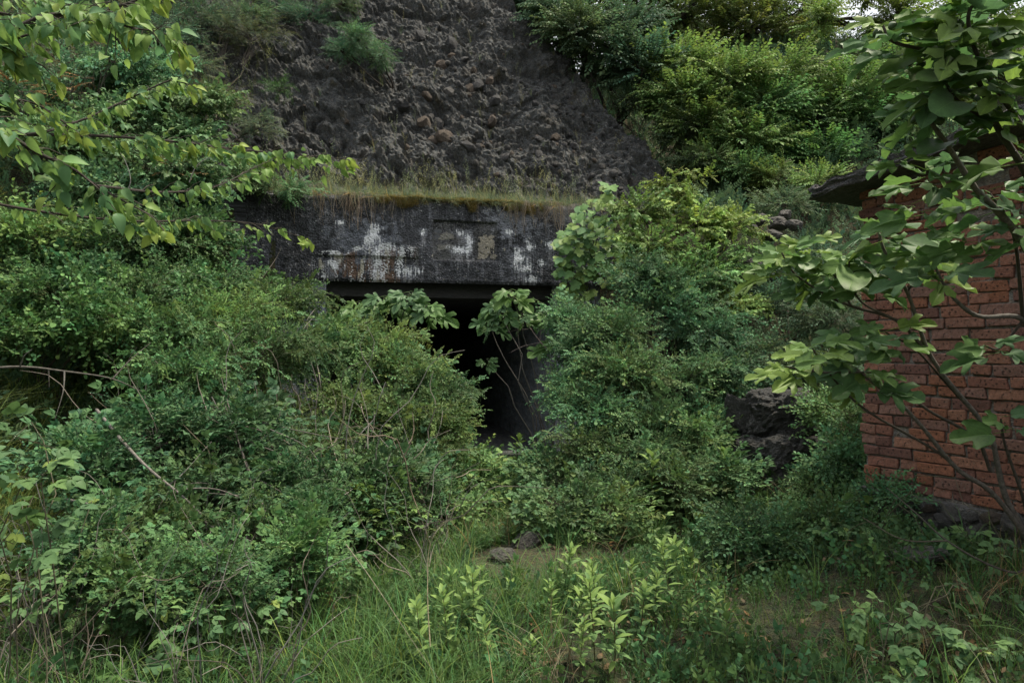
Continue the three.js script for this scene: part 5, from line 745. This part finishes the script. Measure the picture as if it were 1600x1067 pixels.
// ---------------------------------------------------------------- brambles near the lens
function bramble(label, seed, tips) {
  const r = rngOf(seed), f = tips[0], e0 = at(f[0], f[1], f[2]), root = thing('bramble', label, 'bramble', V(e0.x, groundY(e0.x, e0.z) - 0.02, e0.z)), g = [1, 2, 3].map((k) => { const q = rngOf(seed + k), b = new Buf(), c = C(1, 1, 1); tube(b, [V(0, -0.5, 0), V(0, 0, 0)], 0.02, 0.016, 4, C(1.4, 1.2, 0.8)); for (const [dx, s] of [[-1, 0.8], [1, 0.8], [0, 1]]) { const st = [[0.02, 0.2], [0.2, 0.45], [0.32, 0.44], [0.45, 0.5], [0.6, 0.4], [0.75, 0.34], [0.88, 0.16]]; leaf(b, frame(V(0, 0, 0), V(dx, dx ? 0.35 : 1, -0.1), V(0, 0, 1)), s, 0.72 * s, st, 0.25, 0.2 + 0.15 * q(), c); } return b.geo(); }), ms = [[0.085, 0.17, 0.06], [0.12, 0.22, 0.065], [0.07, 0.15, 0.06], [0.2, 0.28, 0.06]].map((c) => foliage(c));
  for (const [px, py, d, n, s] of tips) {
    const c = at(px, py, d).sub(root.position), b = new Buf(); tube(b, limb(V((r() - 0.5) * 0.3, 0, (r() - 0.5) * 0.3), c, r, 0.4, 0.12, 7), 0.0034, 0.0015, 5, C(0.13, 0.12, 0.07)); part(root, 'cane', b.geo(), M.bark);
    for (let k = 0; k < n; k++) { const v = rdir(r), p = V(c.x + v.x * s * 2.6, Math.max(0.05, c.y + v.y * s * 1.6), c.z + v.z * s * 2.2), m = part(root, 'leaf', g[(r() * 3) | 0], ms[(r() * r() * 4) | 0]); frame(p, V(v.x + (r() - 0.5), v.y * 0.3 + (r() - 0.5) * 0.5, v.z + 0.3), V((r() - 0.5) * 0.7, 1, 0.4 + (r() - 0.5) * 0.5), s * (0.6 + 0.6 * r())).decompose(m.position, m.quaternion, m.scale); }
  }
}
bramble('large leaved bramble at the edge of the left bank', 871, [[30, 740, 2.7, 16, 0.075], [45, 790, 2.8, 14, 0.075], [20, 850, 2.7, 12, 0.07], [60, 700, 3.4, 8, 0.06], [15, 690, 2.6, 8, 0.07]]);
bramble('bramble trailing through the dead twigs of the left thicket', 872, [[120, 880, 3.4, 24, 0.05], [210, 820, 3.8, 22, 0.05], [240, 930, 3.3, 24, 0.05], [330, 900, 3.6, 22, 0.05], [150, 800, 3.8, 18, 0.05], [60, 930, 3.1, 18, 0.05], [290, 980, 3.2, 16, 0.05], [400, 960, 3.4, 14, 0.045]]);
bramble('bramble patch in the shade at the bottom right corner', 873, [[1400, 960, 3.3, 20, 0.055], [1450, 1010, 3.0, 22, 0.055], [1520, 990, 3.1, 20, 0.055], [1570, 960, 3.3, 18, 0.05], [1380, 1040, 2.9, 16, 0.05], [1560, 1040, 2.9, 18, 0.055], [1490, 930, 3.5, 14, 0.05], [1320, 960, 3.3, 12, 0.05]]);
bramble('bramble leaves under the foot of the brick wall', 874, [[1380, 840, 4.6, 20, 0.045], [1450, 850, 4.2, 22, 0.045], [1520, 850, 3.9, 20, 0.05], [1580, 870, 3.6, 18, 0.05], [1340, 860, 4.6, 18, 0.045], [1300, 870, 4.6, 16, 0.045]]);
{ // one big fig seedling leaf pair at the front left
  const f = at(215, 1030, 3.0); const root = thing('fig_seedling', 'low fig seedling with a pale lobed leaf in the front grass', 'fig seedling', V(f.x, groundY(f.x, f.z) - 0.01, f.z)), r = rngOf(881), b = new Buf(); tube(b, [V(0, 0, 0), V(0.01, 0.1, 0), V(0, 0.2, 0.01)], 0.005, 0.003, 5, GREENSTEM); part(root, 'stem', b.geo(), M.bark); figLeaves(root, r, root.position.clone().add(V(0, 0.24, 0)), V(0, 1, 0.2), 5, 0.15, 1, [0, 4, 2]);
}

// ---------------------------------------------------------------- boulders and stones
function groundHit(px, py) { const e = at(px, py, 1).sub(camera.position); let t = 1.5; for (let q = 0; q < 900; q++) { const p = e.clone().multiplyScalar(t).add(camera.position); if (p.y < groundY(p.x, p.z)) break; t += 0.01; } return e.multiplyScalar(t).add(camera.position); }
const cragMat = std({ color: rgb([0.17, 0.165, 0.16]), map: rep(texCliff, 1.6), bumpMap: rep(texCrag, 1.6), bumpScale: 0.08, vertexColors: true, flatShading: true });
function blockGeo(seed) { // a roughly squared block with worn edges
  const g = new THREE.BoxGeometry(2, 2, 2, 44, 36, 44), p = g.attributes.position, uv = g.attributes.uv, cols = [], r = rngOf(seed), sk = [(r() - 0.5) * 0.3, (r() - 0.5) * 0.3, (r() - 0.5) * 0.25];
  for (let i = 0; i < p.count; i++) { _v.fromBufferAttribute(p, i); const b = 0.42, q = V(clamp(_v.x, b - 1, 1 - b), clamp(_v.y, b - 1, 1 - b), clamp(_v.z, b - 1, 1 - b)), d = _v.clone().sub(q); if (d.lengthSq() > 0) d.normalize().multiplyScalar(b); _v.copy(q).add(d); const h = 1 + 0.3 * fbm(_v.x * 0.9 + seed, _v.y * 0.9, _v.z * 0.9, 4) + 0.09 * fbm(_v.x * 4, _v.y * 4 + seed, _v.z * 4, 2); _v.multiplyScalar(h); _v.x += sk[0] * _v.y + sk[2] * _v.z; _v.z -= 0.08 * _v.y; _v.y += sk[1] * _v.x; p.setXYZ(i, _v.x, _v.y, _v.z); uv.setXY(i, _v.x * 0.3 + _v.z * 0.25, _v.y * 0.3 + _v.z * 0.1); const k = 1 + 0.4 * fbm(_v.x * 3 + seed, _v.y * 3, _v.z * 3, 3); cols.push(k, k, k); }
  g.setAttribute('color', new THREE.Float32BufferAttribute(cols, 3)); return g;
}
function boulder(name, label, blocks, matK = 0) {
  if (blocks.length === 1) blocks[0][2] = -groundHit(blocks[0][0], blocks[0][1] + 6).z;   // a stone lies on the ground
  const [px, py, d] = blocks[0], c0 = at(px, py, d), root = thing(name, label, name, V(c0.x, groundY(c0.x, c0.z), c0.z));
  blocks.forEach(([x, y, dd, sx, sy, sz, seed, rz = 0], k) => {
    const g = name === 'boulder' ? blockGeo(seed) : stoneGeo(seed, blocks.length > 4 ? 7 : 16, 0.25), p = g.attributes.position, col = g.attributes.color; for (let i = 0; i < p.count; i++) { _v.fromBufferAttribute(p, i); const w = worley(_v.x * 4 + seed, _v.y * 4, _v.z * 4)[0], h = 1 + 0.05 * fbm(_v.x * 5, _v.y * 5, _v.z * 5 + seed, 4) + 0.045 * (0.5 - w); p.setXYZ(i, _v.x * h, _v.y * h, _v.z * h); const li = sstep(0.3, 0.5, fbm(_v.x * 4, _v.y * 4, _v.z * 4 + 3 * seed, 4)); const q = col.getX(i) * (1 + 1.1 * li); col.setXYZ(i, q, q, q * 0.96); } g.computeVertexNormals();
    const m = part(root, blocks.length > 1 ? (name === 'boulder' ? 'block' : 'rubble_stone') : 'stone', g, name === 'boulder' ? cragMat : stoneMats[matK]); m.position.copy(at(x, y, dd)).sub(root.position); m.scale.set(sx, sy, sz); m.rotation.set(0.1, seed, rz);
    if (blocks.length === 1) { m.name = 'stone'; m.position.y = sy * 0.35; }
  });
}
boulder('boulder', 'cracked grey boulder in two blocks between bush and brick wall', [[1220, 652, 6.7, 0.31, 0.25, 0.28, 3, 0.05], [1212, 722, 6.5, 0.33, 0.26, 0.3, 5.2, -0.04], [1160, 652, 6.8, 0.07, 0.18, 0.16, 7], [1205, 785, 6.4, 0.28, 0.17, 0.28, 8.9]]);
boulder('stone', 'pale broken stone lying in the grass below the doorway', [[825, 846, 5.4, 0.14, 0.085, 0.12, 13]], 1);
boulder('stone', 'flat stone half sunk in the grass beside the pale broken stone', [[788, 870, 5.2, 0.12, 0.065, 0.1, 15]], 1);
boulder('stone', 'white flecked stone at the bottom left edge', [[35, 985, 2.9, 0.1, 0.09, 0.1, 17]], 1);
boulder('stone', 'dark earthy stone on the left bank under the bent dead branch', [[80, 665, 4.9, 0.22, 0.13, 0.2, 19]], 2);
boulder('stone', 'long grey slab stone in the weeds below the brick wall', [[1430, 868, 4.2, 0.24, 0.05, 0.12, 21, -0.35]], 1);
boulder('stone', 'small pale stone in the weeds at the lower right', [[1480, 942, 3.6, 0.06, 0.04, 0.06, 23]], 3);
boulder('rubble', 'grey weathered rubble showing through the slope above the fig branch', [[1215, 350, 9.5, 0.16, 0.1, 0.16, 25], [1190, 345, 9.7, 0.13, 0.1, 0.13, 26], [1240, 352, 9.4, 0.12, 0.08, 0.13, 27], [1205, 368, 9.3, 0.14, 0.08, 0.12, 28], [1175, 360, 9.6, 0.1, 0.08, 0.1, 29], [1228, 335, 9.8, 0.1, 0.07, 0.1, 30]], 1);
boulder('rubble', 'loose rubble on the floor of the bunker entrance', [[752, 722, 9.7, 0.14, 0.08, 0.12, 41], [775, 728, 9.5, 0.1, 0.06, 0.1, 42], [800, 722, 9.8, 0.12, 0.08, 0.1, 43], [825, 728, 9.6, 0.09, 0.06, 0.09, 44], [735, 730, 9.4, 0.09, 0.06, 0.08, 45]], 1);
boulder('rubble', 'grey rubble under the yellow green fig leaves', [[1180, 415, 9.0, 0.14, 0.1, 0.14, 31], [1198, 430, 8.9, 0.12, 0.09, 0.12, 32], [1165, 432, 8.9, 0.1, 0.08, 0.12, 33]], 1);

// ---------------------------------------------------------------- dead wood
function deadBranch(label, seed, lines, col = GREYWOOD) {
  const r = rngOf(seed), a = at(...lines[0][0][0]), root = thing('dead_branch', label, 'dead branch', a);
  for (const [pl, r0] of lines) { const b = new Buf(); tube(b, smooth(pl.map((p) => at(...p).sub(a)), pl.length * 6), r0, r0 * 0.25, 6, vary(r, col, 0.2, 0.04), 0.25, r); part(root, 'branch', b.geo(), M.bark); }
}
deadBranch('pale bare branch reaching in over the left bank', 901, [[[[-60, 580, 3.2], [30, 573, 3.25], [100, 580, 3.3], [175, 592, 3.35], [222, 612, 3.4]], 0.0065], [[[30, 573, 3.25], [38, 555, 3.2], [50, 545, 3.2]], 0.004], [[[175, 592, 3.35], [200, 565, 3.4], [235, 535, 3.5]], 0.004], [[[100, 580, 3.3], [98, 610, 3.25], [85, 655, 3.2]], 0.004], [[[75, 578, 3.3], [76, 605, 3.3]], 0.003]], C(0.22, 0.2, 0.175));
deadBranch('long grey dead branch slanting through the left thicket', 902, [[[[150, 640, 4.9], [200, 700, 4.5], [235, 735, 4.3], [300, 790, 4.2], [322, 820, 4.1], [312, 870, 4.0], [318, 935, 3.8]], 0.011], [[[322, 820, 4.1], [400, 850, 4.1], [470, 905, 4]], 0.006], [[[270, 765, 4.3], [340, 765, 4.3], [420, 800, 4.3]], 0.006]]);
deadBranch('brown fallen branch lying behind the left thicket', 903, [[[[60, 745, 4.6], [140, 738, 4.7], [200, 720, 4.8], [290, 680, 5], [360, 668, 5.1]], 0.018], [[[140, 738, 4.7], [105, 790, 4.5], [60, 820, 4.3]], 0.008]], C(0.14, 0.11, 0.09));
deadBranch('upright pair of grey dead stems in the left thicket', 904, [[[[430, 870, 4.4], [410, 790, 4.6], [385, 725, 4.8], [350, 630, 5.1]], 0.011], [[[418, 870, 4.4], [400, 780, 4.6], [375, 700, 4.8], [345, 590, 5.3]], 0.008], [[[405, 750, 4.7], [460, 780, 4.6]], 0.005]]);
deadBranch('tangle of thin grey stems beside the feathery bush', 905, [[[[330, 640, 5.2], [430, 665, 5.2], [500, 680, 5.2], [560, 690, 5.3]], 0.006], [[[420, 670, 5], [480, 700, 5], [520, 760, 4.9]], 0.004], [[[330, 620, 5.2], [370, 690, 5.1], [430, 740, 5]], 0.005], [[[390, 690, 4.9], [450, 720, 4.9], [470, 790, 4.8], [480, 850, 4.7]], 0.004], [[[180, 830, 4.2], [240, 780, 4.3], [300, 755, 4.4], [350, 760, 4.5]], 0.005], [[[100, 780, 4.2], [180, 790, 4.2], [260, 760, 4.3], [330, 690, 4.7]], 0.007]]);
deadBranch('bare forked twig before the black doorway', 906, [[[[880, 570, 8.5], [845, 535, 8.55], [825, 508, 8.6], [815, 497, 8.6]], 0.01], [[[845, 535, 8.55], [815, 542, 8.6], [795, 552, 8.6]], 0.006], [[[825, 514, 8.6], [805, 516, 8.6], [790, 519, 8.6]], 0.005], [[[843, 533, 8.55], [846, 510, 8.6]], 0.004]], C(0.26, 0.2, 0.18));
deadBranch('pale bent stick leaning against the left end of the lintel', 907, [[[[378, 478, 7.6], [405, 440, 7.7], [430, 405, 7.8], [440, 385, 7.8]], 0.008]], C(0.32, 0.26, 0.22));
deadBranch('white crooked twig above the left bank vine', 908, [[[[295, 285, 6.4], [305, 262, 6.4], [318, 250, 6.4], [332, 244, 6.4]], 0.006], [[[195, 305, 6.3], [203, 285, 6.3], [200, 265, 6.3], [188, 240, 6.3], [175, 228, 6.3]], 0.005]], C(0.34, 0.31, 0.28));
deadBranch('dead curved stalk standing in the front grass', 909, [[[[672, 1010, 3.2], [668, 930, 3.3], [672, 850, 3.4], [690, 818, 3.4], [708, 812, 3.4]], 0.003], [[[540, 850, 3.6], [580, 905, 3.4], [650, 1010, 3.1], [690, 1067, 2.9]], 0.0025]], C(0.34, 0.3, 0.2));
{ // thin dead twigs through the lower left thicket
  const r = rngOf(910), gs = [1, 2, 3].map((k) => { const q = rngOf(920 + k), b = new Buf(); for (let n = 0; n < 4; n++) { const a = V((q() - 0.5) * 0.2, 0, (q() - 0.5) * 0.2), e = V((q() - 0.5) * 0.9, 0.25 + 0.55 * q(), (q() - 0.5) * 0.7); tube(b, smooth(limb(a, e, q, 0.15, 0.16, 5), 12), 0.0032, 0.0009, 4, vary(q, C(1, 1, 1), 0.3, 0.06)); } return b.geo(); }), list = [];
  for (let k = 0; k < 130; k++) { const x = -3.4 + r() * 3.0, z = -5.6 + r() * 2.9; if (x > -1.0 && z > -4.4) continue; list.push([frame(V(x, groundY(x, z), z), V((r() - 0.5), 1, (r() - 0.5) * 0.7), V(r() - 0.5, 0, r() - 0.5), 0.6 + 0.7 * r()), vary(r, C(1, 1, 1), 0.3, 0.06)]); }
  for (let k = 0; k < 70; k++) { const x = -3.3 + r() * 2.7, z = -7.2 + r() * 2.2; list.push([frame(V(x, groundY(x, z), z), V((r() - 0.5) * 0.9, 1, (r() - 0.5) * 0.6), V(r() - 0.5, 0, r() - 0.5), 1.4 + 1.1 * r()), vary(r, C(1.5, 1.45, 1.4), 0.3, 0.06)]); }
  const o = new THREE.Group(); o.name = 'dead_twigs'; scene.add(o); tag(o, 'thin grey dead twigs tangled through the lower left thicket', 'twigs', null, 'stuff'); scatter(o, 'dead_twigs', gs, std({ color: rgb([0.16, 0.14, 0.12]), vertexColors: true }), list);
}

// ---------------------------------------------------------------- trees that stand behind the lens and shade the foreground
const worldTree = (label, seed, x, z, blobs) => tree({ label, seed, foot: [x, null, z], r0: 0.11, size: 2, twigs: 5, wands: 3, mat: LM.wood, clumps: blobs.map(([dx, y, dz, rad, n]) => [[x + dx, y, z + dz], 0, 2, rad * FPX / 2, rad * 0.75 * FPX / 2, n]), group: 'trees behind the viewer' });
worldTree('tall tree behind the viewer shading the near weeds', 951, 4.6, 4.2, [[0, 5.2, 0, 1.8, 420], [-1.4, 6.2, -0.6, 1.6, 380], [1.2, 6.6, 0.4, 1.7, 380], [0, 8, 0, 1.7, 380], [-0.4, 4, -1, 1.2, 240]]);
worldTree('broad tree behind the viewer towards the left bank', 952, -3.6, 6.2, [[0, 5, 0, 1.8, 420], [-1.4, 6, 0.3, 1.6, 360], [1.5, 6, -0.3, 1.7, 380], [0, 7.6, 0, 1.8, 380]]);
worldTree('middle tree of the row behind the viewer', 953, 0.8, 7.5, [[0, 5, 0, 1.9, 420], [-1.4, 6.2, 0, 1.6, 360], [1.4, 6.2, 0, 1.6, 360], [0, 7.8, 0, 1.8, 380]]);
renderer.render(scene, camera);
